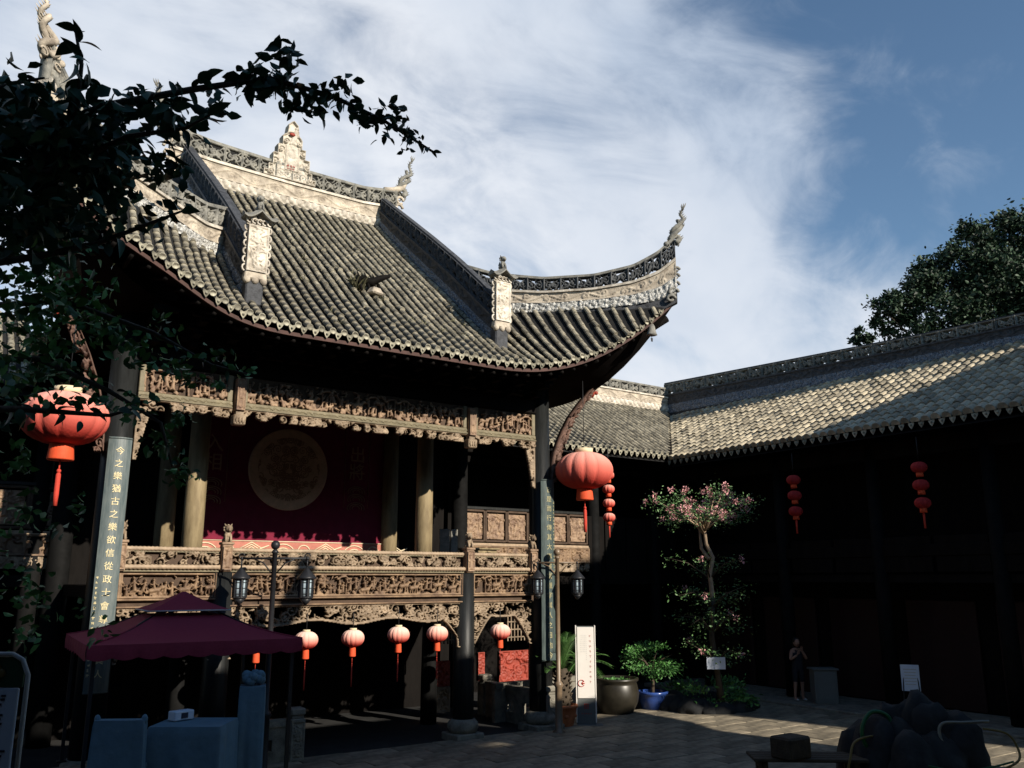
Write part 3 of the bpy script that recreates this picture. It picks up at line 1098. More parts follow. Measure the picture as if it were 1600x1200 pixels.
def ridge(pts, hw, parent, name, seed, bands, sides=(1, -1), pierced=True, cap='openwork', panel=0.42, plaster='plaster', mosaic='mosaic', sink=0.22):
    """a built-up roof ridge: mosaic strip, plaster band, moulding, openwork panels and a cap"""
    P, ln = resample(pts, 0.05)
    s = np.linspace(0, ln, len(P))
    T = np.gradient(P[:, :2], axis=0)
    T /= np.linalg.norm(T, axis=1, keepdims=True)
    Nn = np.c_[T[:, 1], -T[:, 0]]

    def mp(sd, v0, v1, o0, sc=1.0):
        def f(u, v, h):
            x = np.interp(u, s, P[:, 0])
            y = np.interp(u, s, P[:, 1])
            z = np.interp(u, s, P[:, 2])
            H = np.interp(u, s, P[:, 3])
            nx, ny = np.interp(u, s, Nn[:, 0]), np.interp(u, s, Nn[:, 1])
            d = sd * (o0 + h * sc)
            return np.stack([x + nx * d, y + ny * d, z + H * (v0 + (v1 - v0) * v)], 1)
        return f

    rt = thing_part(name, parent)
    mH = float(np.mean(P[:, 3]))

    def fr(v0, v1, hwid):
        pr = []
        for i in range(len(P)):
            pr.append((Vector((P[i, 0], P[i, 1], P[i, 2] + P[i, 3] * v0)), Vector((Nn[i, 0], Nn[i, 1], 0)), Vector((0, 0, P[i, 3] * (v1 - v0)))))
        b = MB()
        b.sweep(pr, [(-hwid, 0), (-hwid, 1), (hwid, 1), (hwid, 0)])
        return b
    core_top = max(b[2] for b in bands if b[0] != 'openwork')
    fr(-sink, min(core_top, 0.56), hw - 0.012).build('core', M['ridge_dark'], rt)
    for kind, v0, v1 in bands:
        hb = mH * (v1 - v0)
        for sd in sides:
            if kind == 'mosaic':
                hf = HF(ln, 1.0, 0.03, seed)
                hf = HF(ln, hb, 0.022, seed)
                r = hf.r
                for q in range(int(ln * hb * 420)):
                    hf.dot(r.uniform(0, ln), r.uniform(0, hb), r.uniform(0.02, 0.045), r.uniform(0.015, 0.05))
                hf.Y /= hb
                sheet('mosaic_band', hf, M[mosaic], rt, mp(sd, v0, v1, hw))
            elif kind == 'studs':
                hf = HF(ln, hb, 0.022, seed)
                x = SP / 2
                while x < ln:
                    hf.dot(x, hb * 0.62, hb * 0.42, 0.07)
                    hf.dot(x + SP / 2, hb * 0.25, hb * 0.25, 0.045)
                    for q in range(3):
                        hf.leaf(x + hf.r.uniform(-.1, .1), hb * 0.3, hb * 0.5, hf.r.uniform(0, 6.3), 0.018, 0.035)
                    x += SP
                hf.Y /= hb
                sheet('stud_band', hf, M['plaster_lt'], rt, mp(sd, v0, v1, hw))
            elif kind == 'plaster':
                hf = HF(ln, hb, 0.022, seed + 1)
                hf.vine(0.035, 0.022, hb * 3.4)
                hf.border(0.025, 0.02)
                hf.Y /= hb
                sheet('plaster_band', hf, M[plaster], rt, mp(sd, v0, v1, hw))
            elif kind == 'openwork':
                n = max(1, int(round(ln / panel)))
                w = ln / n
                for i in range(n):
                    hf = HF(w, hb, 0.017, seed + 10 + i * (1 if i % 2 else 3))
                    hf.border(0.022, 0.05)
                    hf.rect(0, 0, 0.03, hb, 0.07)
                    for q in (0.3, 0.7):
                        hf.spiral(w * q, hb * 0.5, min(w, hb) * 0.27, 0.021, 1.4, 1 if q < .5 else -1, hf.r.uniform(0, 6), 0.05)
                    for q in range(9):
                        hf.leaf(hf.r.uniform(0, w), hf.r.uniform(0, hb), w * 0.25, hf.r.uniform(0, 6.3), 0.02, 0.045)
                    hf.stroke([(0, 0), (w * .5, hb * .5), (w, hb)], 0.016, 0.016, 0.03)
                    hf.stroke([(w, 0), (w * .5, hb * .5), (0, hb)], 0.016, 0.016, 0.03)
                    hf.X += i * w
                    hf.Y /= hb
                    if pierced:
                        if sd == sides[0]:
                            sheet('openwork_panel', hf, M[cap], rt, mp(sd, v0, v1, hw * 0.55), mp(-sd, v0, v1, hw * 0.55), thr=0.008)
                    else:
                        sheet('openwork_panel', hf, M[cap], rt, mp(sd, v0, v1, hw * 0.55 + 0.02), mp(sd, v0, v1, hw * 0.55, 0.0), thr=0.008)
    if not pierced:
        fr(0.5, 0.96, hw * 0.54).build('band_core', M['pan'], rt)
    for kind, v0, v1 in bands:
        if kind == 'openwork':
            fr(v0 - 0.045, v0 + 0.012, hw + 0.06).build('moulding', M['plaster_lt'] if plaster == 'plaster' else M['ridge_dark'], rt)
            fr(v1 - 0.015, v1 + 0.05, hw * 0.55 + (0.06 if plaster == 'plaster' else 0.025)).build('cap', M['openwork' if plaster == 'plaster' else 'ridge_dark'], rt)
    return rt


def thing_part(name, parent):
    o = bpy.data.objects.new(name, None)
    o.empty_display_size = 0.1
    COL.objects.link(o)
    o.parent = parent
    return o


BD = [('mosaic', 0.0, 0.25), ('plaster', 0.25, 0.52), ('openwork', 0.57, 0.95)]
# main ridge
mpts = [(XC - 3.35, 22.25, 13.72, 1.46), (XC - 2.2, 22.25, 13.70, 1.32), (XC, 22.25, 13.68, 1.24), (XC + 2.2, 22.25, 13.70, 1.2), (XC + 3.3, 22.25, 13.75, 1.32)]
mridge = ridge(mpts, 0.14, stage, 'main_ridge', 3, [('studs', 0.0, 0.2), ('plaster', 0.2, 0.5), ('openwork', 0.55, 0.94)], sides=(1,), pierced=False, panel=0.47)
# descending and corner ridges
for sg in (-1, 1):
    dp = []
    for y, h in ((15.86, 1.12), (16.5, 1.2), (17.7, 1.2), (19.0, 1.18), (20.5, 1.12), (21.4, 1.05), (22.3, 1.0)):
        dp.append((XC + sg * 2.87, y, roof_z(XC + sg * 2.84, y) + 0.0, h))
    dp[-1] = (XC + sg * 2.87, 22.3, 13.85, 0.95)
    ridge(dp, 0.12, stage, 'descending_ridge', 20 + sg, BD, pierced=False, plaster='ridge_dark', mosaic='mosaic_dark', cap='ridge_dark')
    cp = []
    for a, h in ((3.0, 1.02), (3.6, 0.88), (4.5, 0.74), (5.4, 0.72), (6.1, 0.86), (6.55, 1.08), (6.85, 1.22)):
        cp.append((XC + sg * a, y_hip(a) + 0.02, z_hip(XC + sg * a) - 0.16 + 0.1 * (a > 6.7), h + 0.17))
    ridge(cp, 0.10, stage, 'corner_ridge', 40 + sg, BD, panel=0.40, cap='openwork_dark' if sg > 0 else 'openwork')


def dragon(base, top, side, s, parent, m, name='dragon_finial'):
    """serpent finial: two thin coils rising in S curves with crest spikes, curls at the foot and a flame tail"""
    b = MB()
    B, T = Vector(base), Vector(top)
    ax = T - B
    an_ = ax.normalized()
    sd = Vector(side).normalized()
    dp = sd.cross(an_).normalized()
    for ph, amp, k0 in ((0.4, 1.0, 1.0), (2.6, 0.75, 0.72)):
        pts, rad = [], []
        for i in range(34):
            f = i / 33 * k0
            wv = math.sin(f * 3.5 * math.pi + ph) * (0.15 * (1 - f) ** 0.7 + 0.03) * amp
            pts.append(B + ax * f + sd * (wv * s) + dp * (math.cos(f * 3.5 * math.pi + ph) * 0.05 * s))
            rad.append(s * (0.062 * (1 - f) ** 0.7 + 0.02))
        b.tube(pts, rad, 7)
        for i in range(1, 32, 2):
            for q in (1, -1):
                p = pts[i] - sd * (q * rad[i] * 0.8)
                b.tube([p, p - sd * (q * s * 0.055) + an_ * s * 0.055], [s * 0.02, s * 0.005], 4)
        if k0 == 1.0:
            for q in (-0.6, -0.15, 0.3):
                b.tube([pts[-1] - an_ * 0.04 * s, pts[-1] + an_ * s * 0.09 + sd * q * s * 0.12, pts[-1] + an_ * s * 0.17 + sd * q * s * 0.13], [s * 0.022, s * 0.018, s * 0.006], 5)
    for k in range(9):
        u0 = k * 0.7
        c = B + sd * (math.cos(u0) * s * 0.17) + an_ * (math.sin(u0) * s * 0.13) + dp * ((k % 3 - 1) * 0.05 * s)
        loop = [c + sd * (math.cos(u) * s * 0.065) + an_ * (math.sin(u) * s * 0.065) for u in np.linspace(u0, u0 + 5, 9)]
        b.tube(loop, [s * 0.024 * (1 - 0.07 * j) for j in range(9)], 6)
    b.ball(B - sd * s * 0.2 + an_ * 0.04 * s, s * 0.075, 8, 5)
    b.tube([B - sd * s * 0.16, B - sd * s * 0.2 + an_ * s * 0.2], [s * 0.03, s * 0.008], 5)
    return b.build(name, m, parent)


for sg in (-1, 1):
    tip = Vector((XC + sg * 6.86, 13.96, z_hip(XC + 6.86) + 1.15))
    dragon(tip + Vector((-sg * 0.08, 0.06, -0.02)), Vector((XC + sg * 7.02, 13.83, 12.3)), (sg, -0.5, 0.3), 0.9, stage, M['openwork'] if sg > 0 else M['plaster'])
    # the carved scroll closing the eave corner
    c = MB()
    e = Vector((XC + sg * 6.84, 13.98, z_eave(XC + sg * 6.7)))
    for q, (dx, dz, rr) in enumerate(((0.05, 0.1, 0.12), (0.0, -0.08, 0.1), (0.09, 0.3, 0.1), (0.1, 0.52, 0.08), (0.1, 0.7, 0.07))):
        cc_ = e + Vector((sg * (dx - 0.2 + 0.16 * dz), 0.02, dz + 0.08))
        c.tube([cc_ + Vector((sg * math.cos(u) * rr, -math.cos(u) * rr * .6, math.sin(u) * rr)) * (1 - u * .1) for u in np.linspace(0, 6, 12)], 0.035, 6)
    c.build('corner_scroll', M['openwork'], stage)
    # upturned ridge end of the main ridge
    dragon((XC + sg * 3.42, 22.2, 14.95), (XC + sg * 3.84, 22.2, 16.2), (sg, 0, -0.2), 1.0, stage, M['openwork'], 'ridge_end_dragon')
    c = MB()
    c.tube([(XC + sg * 2.9, 22.2, 14.98), (XC + sg * 3.2, 22.2, 15.04), (XC + sg * 3.5, 22.2, 15.2), (XC + sg * 3.66, 22.2, 15.5)], [0.1, 0.11, 0.1, 0.06], 8)
    for u0, (dx, dz) in enumerate(((3.4, 14.5), (3.42, 14.75), (3.36, 14.3))):
        c.tube([(XC + sg * (dx + 0.11 * math.cos(u)), 22.15, dz + 0.11 * math.sin(u)) for u in np.linspace(0, 5.4, 12)], 0.045, 6)
    c.build('ridge_end_scroll', M['plaster'], stage)

# stepped ornament standing on the middle of the ridge
ox = XC - 0.08
steps = [(-0.78, 0), (0.74, 0), (0.74, 0.16), (0.62, 0.16), (0.62, 0.34), (0.53, 0.34), (0.53, 0.72), (0.40, 0.72), (0.40, 1.02), (0.28, 1.02), (0.28, 1.30), (0.18, 1.42), (0.14, 1.72), (0.0, 1.86),
         (-0.14, 1.74), (-0.18, 1.42), (-0.3, 1.34), (-0.3, 1.04), (-0.42, 1.04), (-0.42, 0.74), (-0.55, 0.74), (-0.55, 0.36), (-0.66, 0.36), (-0.66, 0.16), (-0.78, 0.16)]
orn = MB()
orn.prism(steps, (ox, 22.12, 14.42), (1, 0, 0), (0, 0, 1), (0, 1, 0), 0.24)
orno = orn.build('ridge_ornament', M['plaster'], stage)
hf = HF(1.52, 1.86, 0.014, 5)
poly = [(x + 0.78, z) for x, z in steps]
edge = poly + [poly[0]]
for k in range(len(edge) - 1):
    hf.stroke([edge[k], edge[k + 1]], 0.032, 0.032, 0.09)
for x, z, s in ((0.3, 0.5, .11), (0.46, 0.9, .1), (0.6, 1.18, .09), (1.24, 0.5, .11), (1.1, 0.88, .1), (0.98, 1.18, .08), (0.2, 0.14, .09), (1.34, 0.12, .09)):
    hf.spiral(x, z, s, 0.022, 1.5, 1 if x < .8 else -1, 0.5, 0.085)
for q in range(60):
    hf.leaf(hf.r.uniform(0.1, 1.4), hf.r.uniform(0, 1.1), 0.16, hf.r.uniform(0, 6.3), 0.018, 0.035)
for a, b in (((0.62, 0.32), (0.62, 1.05)), ((0.98, 0.32), (0.98, 1.05)), ((0.62, 0.32), (0.98, 0.32))):
    hf.stroke([a, b], 0.025, 0.025, 0.05)
hf.rect(0.65, 0.36, 0.95, 1.0, 0.028)
hf.dot(0.8, 0.82, 0.15, 0.07)
hf.figure(0.8, 1.2, 0.5, 0.07)
X, Z = hf.X, hf.Y
ins = np.zeros(X.shape, bool)
pp = np.array(poly)
for k in range(len(pp)):
    x1, z1 = pp[k]
    x2, z2 = pp[(k + 1) % len(pp)]
    cnd = (z1 > Z) != (z2 > Z)
    with np.errstate(divide='ignore', invalid='ignore'):
        ins ^= cnd & (X < (x2 - x1) * (Z - z1) / (z2 - z1 + 1e-12) + x1)
mk = ins[:-1, :-1] & ins[1:, 1:] & ins[:-1, 1:] & ins[1:, :-1]
f1 = flat_map((ox - 0.78, 22.115, 14.42), (1, 0, 0), (0, 0, 1), (0, -1, 0))
sheet('ornament_carving', hf, M['plaster_lt'], orno, f1, lambda u, v, h: f1(u, v, h * 0 - 0.003), mask=mk)
rd = MB()
rg = random.Random(4)
for i in range(3):
    for j in range(2):
        glyph(rd, (ox - 0.1 + 0.09 * i, 22.08, 14.86 - 0.1 * j), (1, 0, 0), (0, 0, 1), (0, -1, 0), 0.085, rg, 0.012)
rd.ball((ox - 0.03, 22.05, 15.83), 0.07, 8, 5, (1.3, .6, .7))
rd.build('red_lettering', M['redcarve'], orno)


def lion(b, c, s, look=1):
    """seated guardian beast"""
    c = Vector(c)
    b.ball(c + Vector((0, 0.05 * s, 0.22 * s)), 0.24 * s, 8, 6, (0.8, 1.0, 1.05))
    b.ball(c + Vector((0, -0.08 * s, 0.42 * s)), 0.2 * s, 8, 6, (0.8, 0.8, 1.1))
    b.ball(c + Vector((0.03 * look * s, -0.14 * s, 0.72 * s)), 0.2 * s, 8, 6)
    b.ball(c + Vector((0.03 * look * s, -0.31 * s, 0.66 * s)), 0.11 * s, 8, 5)
    for q in (-1, 1):
        b.tube([c + Vector((q * 0.12 * s, -0.12 * s, 0.42 * s)), c + Vector((q * 0.13 * s, -0.24 * s, 0.2 * s)), c + Vector((q * 0.13 * s, -0.27 * s, 0.0))], [0.085 * s, 0.065 * s, 0.075 * s], 6)
        b.ball(c + Vector((q * 0.17 * s, 0.02 * s, 0.1 * s)), 0.13 * s, 6, 5, (0.8, 1.2, 0.9))
        b.tube([c + Vector((q * 0.13 * s, -0.1 * s, 0.85 * s)), c + Vector((q * 0.2 * s, -0.06 * s, 0.98 * s))], [0.06 * s, 0.015 * s], 5)
    for k in range(9):
        an = k * 0.7
        b.ball(c + Vector((math.cos(an) * 0.19 * s, -0.02 * s + 0.05 * s * math.sin(an), 0.7 * s + math.sin(an) * 0.19 * s)), 0.075 * s, 6, 4)
    b.tube([c + Vector((0, 0.25 * s, 0.15 * s)), c + Vector((0, 0.36 * s, 0.4 * s)), c + Vector((0, 0.28 * s, 0.66 * s))], [0.06 * s, 0.08 * s, 0.02 * s], 6)


# carved steles standing at the foot of the descending ridges
for sg in (-1, 1):
    px, py = XC + sg * 2.85, 15.66
    st = thing_part('ridge_stele', stage)
    b = MB()
    b.box((px, py + 0.02, 9.06), (0.44, 0.18, 0.15), taper=0.94, bev=0.02)
    for q in (-0.16, 0, 0.16):
        b.ball((px + q, py - 0.02, 8.97), 0.08, 7, 5, (1, .9, 1))
    b.box((px, py, 9.6), (0.40, 0.11, 0.98), bev=0.015)
    b.box((px, py + 0.01, 10.14), (0.36, 0.1, 0.12), bev=0.01)
    b.build('stele_body', M['plaster'], st)
    b = MB()
    b.box((px, py + 0.1, 8.72), (0.34, 0.26, 0.5), bev=0.03)
    b.build('stele_footing', M['ridge_dark'], st)
    hf = HF(0.40, 0.94, 0.012, 70 + sg)
    hf.border(0.035, 0.035)
    for q in range(3):
        hf.figure(hf.r.uniform(0.12, 0.28), 0.08 + 0.28 * q, 0.27, 0.05)
    for q in range(34):
        hf.leaf(hf.r.uniform(0.05, 0.35), hf.r.uniform(0.05, 0.88), 0.14, hf.r.uniform(0, 6.3), 0.022, 0.04)
    sheet('stele_relief', hf, M['plaster_lt'], st, face_map(px - 0.2, py - 0.057, 9.13))
    e = MB()
    for q in (-1, 1):
        for k in range(6):
            cz = 9.2 + k * 0.165
            e.tube([(px + q * (0.212 + 0.05 * math.cos(u)), py - 0.01, cz + 0.065 * math.sin(u)) for u in np.linspace(-2, 3.2, 9)], 0.022, 5)
    for k in range(5):
        e.tube([(px - 0.2 + 0.1 * k + 0.05 * math.cos(u), py - 0.09, 10.14 + 0.05 * math.sin(u)) for u in np.linspace(0, 5, 8)], 0.02, 5)
    e.build('stele_scroll', M['plaster_lt'], st)
    k = MB()
    arc = []
    for i in range(11):
        f = i / 10 * 2 - 1
        arc.append((Vector((px + f * 0.33, py - 0.05, 10.16 + 0.2 * (1 - abs(f)) ** 1.7 + 0.07 * abs(f) ** 5)), Vector((0, 1, 0)), Vector((0, 0, 1))))
    k.sweep(arc, [(-0.15, -0.03), (-0.15, 0.0), (0.0, 0.1), (0.12, 0.0), (0.12, -0.03)])
    k.build('stele_roof', M['openwork'], st)
    k = MB()
    lion(k, (px, py - 0.02, 10.40), 0.33, sg)
    k.build('stele_beast', M['openwork'], st)

# broken beast and a weed on the tiles
b = MB()
bx, by = 7.9, 17.2
bz = roof_z(bx, by)
b.box((bx + 0.04, by - 0.15, bz + 0.04), (0.34, 0.26, 0.16), 0.3, 0.7, bev=0.03)
bo = b.build('beast_plinth', M['plaster'], stage)
b = MB()
b.tube([(bx - 0.45, by + 0.02, bz + 0.22), (bx - 0.25, by, bz + 0.32), (bx, by - 0.05, bz + 0.28), (bx + 0.22, by - 0.08, bz + 0.42), (bx + 0.42, by - 0.1, bz + 0.5)], [0.03, 0.085, 0.10, 0.075, 0.04], 7)
for dx, dz in ((-0.3, 0), (-0.1, 0), (0.05, 0), (0.16, 0.02)):
    b.tube([(bx + dx, by - 0.04, bz + 0.26), (bx + dx + 0.03, by - 0.12, bz + 0.02)], [0.045, 0.03], 5)
for dx in (-0.3, -0.12, 0.08, 0.25):
    b.tube([(bx + dx, by, bz + 0.36), (bx + dx - 0.05, by, bz + 0.5)], [0.04, 0.008], 5)
b.build('roof_beast', M['wood_dark'], stage)
pts, dr, sz = [], [], []
for i in range(90):
    an = rnd.uniform(0, 6.3)
    pts.append((bx - 0.3 + rnd.gauss(0, .05), by + 0.05 + rnd.gauss(0, .04), bz + 0.05))
    dr.append((math.cos(an) * 0.5, math.sin(an) * 0.5, rnd.uniform(0.5, 1.3)))
    sz.append(rnd.uniform(0.15, 0.42))
for q in range(34):
    wx, wy = XC + rnd.uniform(-2.6, 2.6), rnd.uniform(15.1, 21.6)
    for i in range(rnd.randrange(5, 16)):
        an = rnd.uniform(0, 6.3)
        pts.append((wx + rnd.gauss(0, .05), wy + rnd.gauss(0, .05), roof_z(wx, wy) + 0.02))
        dr.append((math.cos(an) * 0.6, math.sin(an) * 0.6, rnd.uniform(0.4, 1.2)))
        sz.append(rnd.uniform(0.05, 0.17))
leaf_cloud('weed', pts, dr, sz, M['weed'], stage, 0.1, kind='stuff')

# ---------------------------------------------------------------- stage timberwork
XL, X2, X3, XR = 2.85, 4.92, 10.32, 12.43


def column(x, y, z0, z1, r, m, parent, taper=0.9, name='column'):
    b = MB()
    b.lathe([(r, 0), (r * 1.0, (z1 - z0) * 0.3), (r * taper, z1 - z0)], 20, (x, y, z0))
    return b.build(name, m, parent)


def plinth(x, y, r, parent):
    b = MB()
    b.box((x, y, 0.08), (r * 2.9, r * 2.9, 0.16), bev=0.02)
    b.lathe([(r * 1.25, 0.16), (r * 1.45, 0.26), (r * 1.4, 0.36), (r * 1.1, 0.44)], 20, (x, y, 0))
    b.build('column_base', M['stone'], parent)


for x in (XL, XR):
    column(x, YF, 0.4, 8.55, 0.27, M['lacquer'], stage)
    plinth(x, YF, 0.27, stage)
for x in (X2, X3):
    column(x, YF, 0.4, 3.52, 0.235, M['lacquer'], stage, 0.97)
    plinth(x, YF, 0.235, stage)
for x in (4.85, 10.4):
    column(x, 19.0, 3.3, 8.3, 0.215, M['column_lt'], stage)
    column(x + 0.35 * (x > 8), 19.2, 0, 3.1, 0.2, M['lacquer_matt'], stage)
for x in (4.72, 10.44):
    column(x, 21.0, 3.3, 8.3, 0.22, M['column_lt'], stage)
for x in (2.65, 12.75):
    column(x, 21.2, 0, 8.3, 0.24, M['lacquer_matt'], stage)
b = MB()
b.box((XC, 19.25, 3.16), (9.7, 4.5, 0.24), bev=0.01)
b.build('stage_floor', M['wood_dark'], stage)
b = MB()
b.box((XC, 19.6, 8.45), (9.7, 5.2, 0.12))
for y in (18, 19, 20, 21):
    b.box((XC, y, 8.3), (9.6, 0.2, 0.2))
b.build('ceiling', M['wood_dark'], stage)
b = MB()
b.box((XC, 21.6, 5.9), (9.9, 0.12, 5.2))
b.box((XC, 21.9, 1.5), (9.9, 0.12, 3.0))
b.build('rear_wall', M['wood_dark'], stage)
b = MB()
b.box((XC, YF, 7.52), (9.3, 0.3, 0.36), bev=0.03)
b.box((XC, YF, 8.05), (9.3, 0.26, 0.5), bev=0.03)
b.box((XC, YF, 8.5), (9.6, 0.22, 0.3))
b.box((XL, 19.2, 7.9), (0.24, 4.3, 0.5))
b.box((XR, 19.2, 7.9), (0.24, 4.3, 0.5))
b.build('tie_beam', M['wood_dark'], stage)
# bracket arms under the eave
b = MB()
for x in np.linspace(XL + 0.4, XR - 0.4, 14):
    for k in range(3):
        b.box((x, YF - 0.25 - 0.35 * k, 7.75 + 0.16 * k), (0.14, 0.55, 0.12))
        b.box((x, YF - 0.45 - 0.35 * k, 7.84 + 0.16 * k), (0.42, 0.12, 0.1))
b.build('eave_bracket', M['wood_dark'], stage, kind='stuff')

FY = YF - 0.14
bays = [(XL + 0.24, X2 - 0.1), (X2 + 0.1, X3 - 0.1), (X3 + 0.1, XR - 0.26)]
b = MB()
b.box((XC, YF, 7.02), (9.1, 0.16, 0.62))
b.build('frieze_backing', M['backing'], stage)
for i, (x0, x1) in enumerate(bays):
    w = x1 - x0
    fr = thing_part('frieze_bay', stage)
    hf = HF(w - 0.16, 0.5, 0.0125, 100 + i)
    hf.scene(0.085)
    ff = face_map(x0 + 0.08, FY + 0.015, 6.8)
    sheet('frieze_carving', hf, M['frieze'], fr, ff, lambda u, v, h: ff(u, v, h * 0 - 0.015), thr=0.02)
    b = MB()
    b.box(((x0 + x1) / 2, FY + 0.01, 6.735), (w, 0.15, 0.11), bev=0.01)
    b.box(((x0 + x1) / 2, FY - 0.02, 6.665), (w, 0.17, 0.03), bev=0.008)
    b.box((x0 + 0.05, FY + 0.01, 7.05), (0.1, 0.13, 0.52), bev=0.01)
    b.box((x1 - 0.05, FY + 0.01, 7.05), (0.1, 0.13, 0.52), bev=0.01)
    b.build('frieze_frame', M['trim'], fr)
    hf = HF(w, 0.07, 0.0125, 105 + i)
    x = 0.0
    while x < w:
        hf.leaf(x, 0.035, 0.07, 0.3 if int(x / 0.07) % 2 else -0.3, 0.02, 0.02)
        x += 0.07
    sheet('leaf_moulding', hf, M['trim'], fr, face_map(x0, FY - 0.067, 6.70))
    hf = HF(w, 0.2, 0.0125, 110 + i)
    hf.scrolls(0.15, 0.06, 1.0, 0.015)
    hf.rect(0, 0.175, w, 0.2, 0.05)
    fm, bm = face_map(x0, FY - 0.03, 6.46), face_map(x0, FY + 0.02, 6.46)
    sheet('pierced_valance', hf, M['gilt'], fr, fm, lambda u, v, h: bm(u, v, h * 0), thr=0.012)
for x in (X2 + 0.04, X3):
    hp = thing_part('hanging_post', stage)
    b = MB()
    b.box((x, FY - 0.05, 6.93), (0.19, 0.2, 0.66), bev=0.015)
    b.build('post_shaft', M['frieze'], hp)
    hf = HF(0.17, 0.62, 0.0125, 8)
    hf.border(0.022, 0.025)
    hf.stroke([(0.05, 0.08), (0.05, 0.5), (0.085, 0.55), (0.12, 0.5), (0.12, 0.08), (0.085, 0.05), (0.05, 0.08)], 0.012, 0.012, 0.025)
    hf.dot(0.085, 0.25, 0.03, 0.03)
    sheet('post_carving', hf, M['frieze'], hp, face_map(x - 0.085, FY - 0.152, 6.62))
    b = MB()
    b.box((x, FY - 0.05, 6.56), (0.15, 0.15, 0.06))
    b.box((x, FY - 0.05, 6.43), (0.23, 0.23, 0.2), taper=1.06, bev=0.02)
    for q in (-0.06, 0, 0.06):
        b.ball((x + q, FY - 0.17, 6.42), 0.045, 6, 4, (.8, .5, 1.5))
    b.build('post_drop', M['gilt'], hp)
# tall pierced brackets inside the corner columns
for sg, x in ((1, XL + 0.25), (-1, XR - 0.25)):
    hf = HF(0.26, 1.0, 0.0125, 130 + sg)
    hf.scrolls(0.14, 0.05, 1.6, 0.02)
    hf.rect(0, 0, 0.03, 1.0, 0.05)
    wd = 0.06 + 0.2 * (hf.Y[:-1, :-1] / 1.0) ** 1.2
    f1 = flat_map((x, FY + 0.02, 5.52), (sg, 0, 0), (0, 0, 1), (0, -1, 0))
    sheet('column_bracket', hf, M['gilt'], stage, f1, lambda u, v, h: f1(u, v, h * 0 - 0.05), mask=(hf.X[:-1, :-1] < wd) & (hf.a[:-1, :-1] > 0.01))
# carved diagonal braces from the corner columns out to the eave
for sg, x in ((-1, XL - 0.22), (1, XR + 0.22)):
    hf = HF(2.6, 0.30, 0.02, 140 + sg)
    hf.scrolls(0.22, 0.09, 1.0, 0.022)
    hf.rect(0, 0, 2.6, 0.03, 0.08)
    ctrl = [Vector((x, YF - 0.12, 5.55)), Vector((x + sg * 0.06, YF - 0.16, 6.4)), Vector((x + sg * 0.42, YF - 0.35, 7.35)), Vector((x + sg * 0.95, YF - 0.75, 8.15))]
    cps = np.array([list(v) for v in ctrl])
    kk = np.linspace(0, 1, 4)

    def bm_(u, v, h, o0=0.0, sc=1.0, cps=cps, sg=sg):
        f = u / 2.6
        c0 = np.stack([np.interp(f, kk, cps[:, k]) for k in range(3)], 1)
        c1 = np.stack([np.interp(np.clip(f + 0.12, 0, 1), kk, cps[:, k]) for k in range(3)], 1)
        c2 = np.stack([np.interp(np.clip(f - 0.12, 0, 1), kk, cps[:, k]) for k in range(3)], 1)
        c0 = (c0 * 2 + c1 + c2) / 4
        tt = c1 - c2
        tt /= np.linalg.norm(tt, axis=1, keepdims=True)
        nn_ = np.array((sg * 0.35, -1.0, 0.15))
        nn_ = nn_ / np.linalg.norm(nn_)
        ww = np.cross(np.broadcast_to(nn_, tt.shape), tt) * sg
        return c0 - ww * (v * (0.55 + 0.45 * np.sin(f * math.pi)))[:, None] + (h * sc + o0)[:, None] * nn_
    sheet('carved_brace', hf, M['brace'], stage, lambda u, v, h: bm_(u, v, h), lambda u, v, h: bm_(u, v, h * 0, 0 * u - 0.08), thr=0.02)
# red carved pendants under the flying corners
for sg in (-1, 1):
    b = MB()
    px, py, pz = XC + sg * 6.05, 16.35, 8.28
    b.lathe([(0.05, -0.42), (0.11, -0.3), (0.09, -0.18), (0.13, -0.06), (0.12, 0.1), (0.15, 0.18), (0.1, 0.3), (0.13, 0.4)], 10, (px, py, pz))
    for k in range(6):
        b.ball((px + 0.11 * math.cos(k), py - 0.06, pz - 0.3 + 0.11 * k), 0.055, 6, 4)
    b.build('corner_pendant', M['redcarve'], stage)
    b = MB()
    b.tube([(px - sg * 1.0, py + 0.5, pz + 0.1), (px, py, pz + 0.42), (px + sg * 0.72, py - 2.05, 9.55)], [0.13, 0.12, 0.09], 8)
    b.build('corner_rafter', M['wood_dark'], stage)

# ---------------------------------------------------------------- balustrade and carved front
bal = thing_part('balustrade', stage)


def rope(x0, x1, y, z, r, parent):
    """handrail carved as a bamboo or rope moulding"""
    b = MB()
    n = int((x1 - x0) / 0.035)
    pts = [(x0 + (x1 - x0) * i / n, y, z) for i in range(n + 1)]
    b.tube(pts, [r * (1.0 if i % 2 else 0.8) for i in range(n + 1)], 8)
    return b.build('rope_rail', M['rope'], parent)


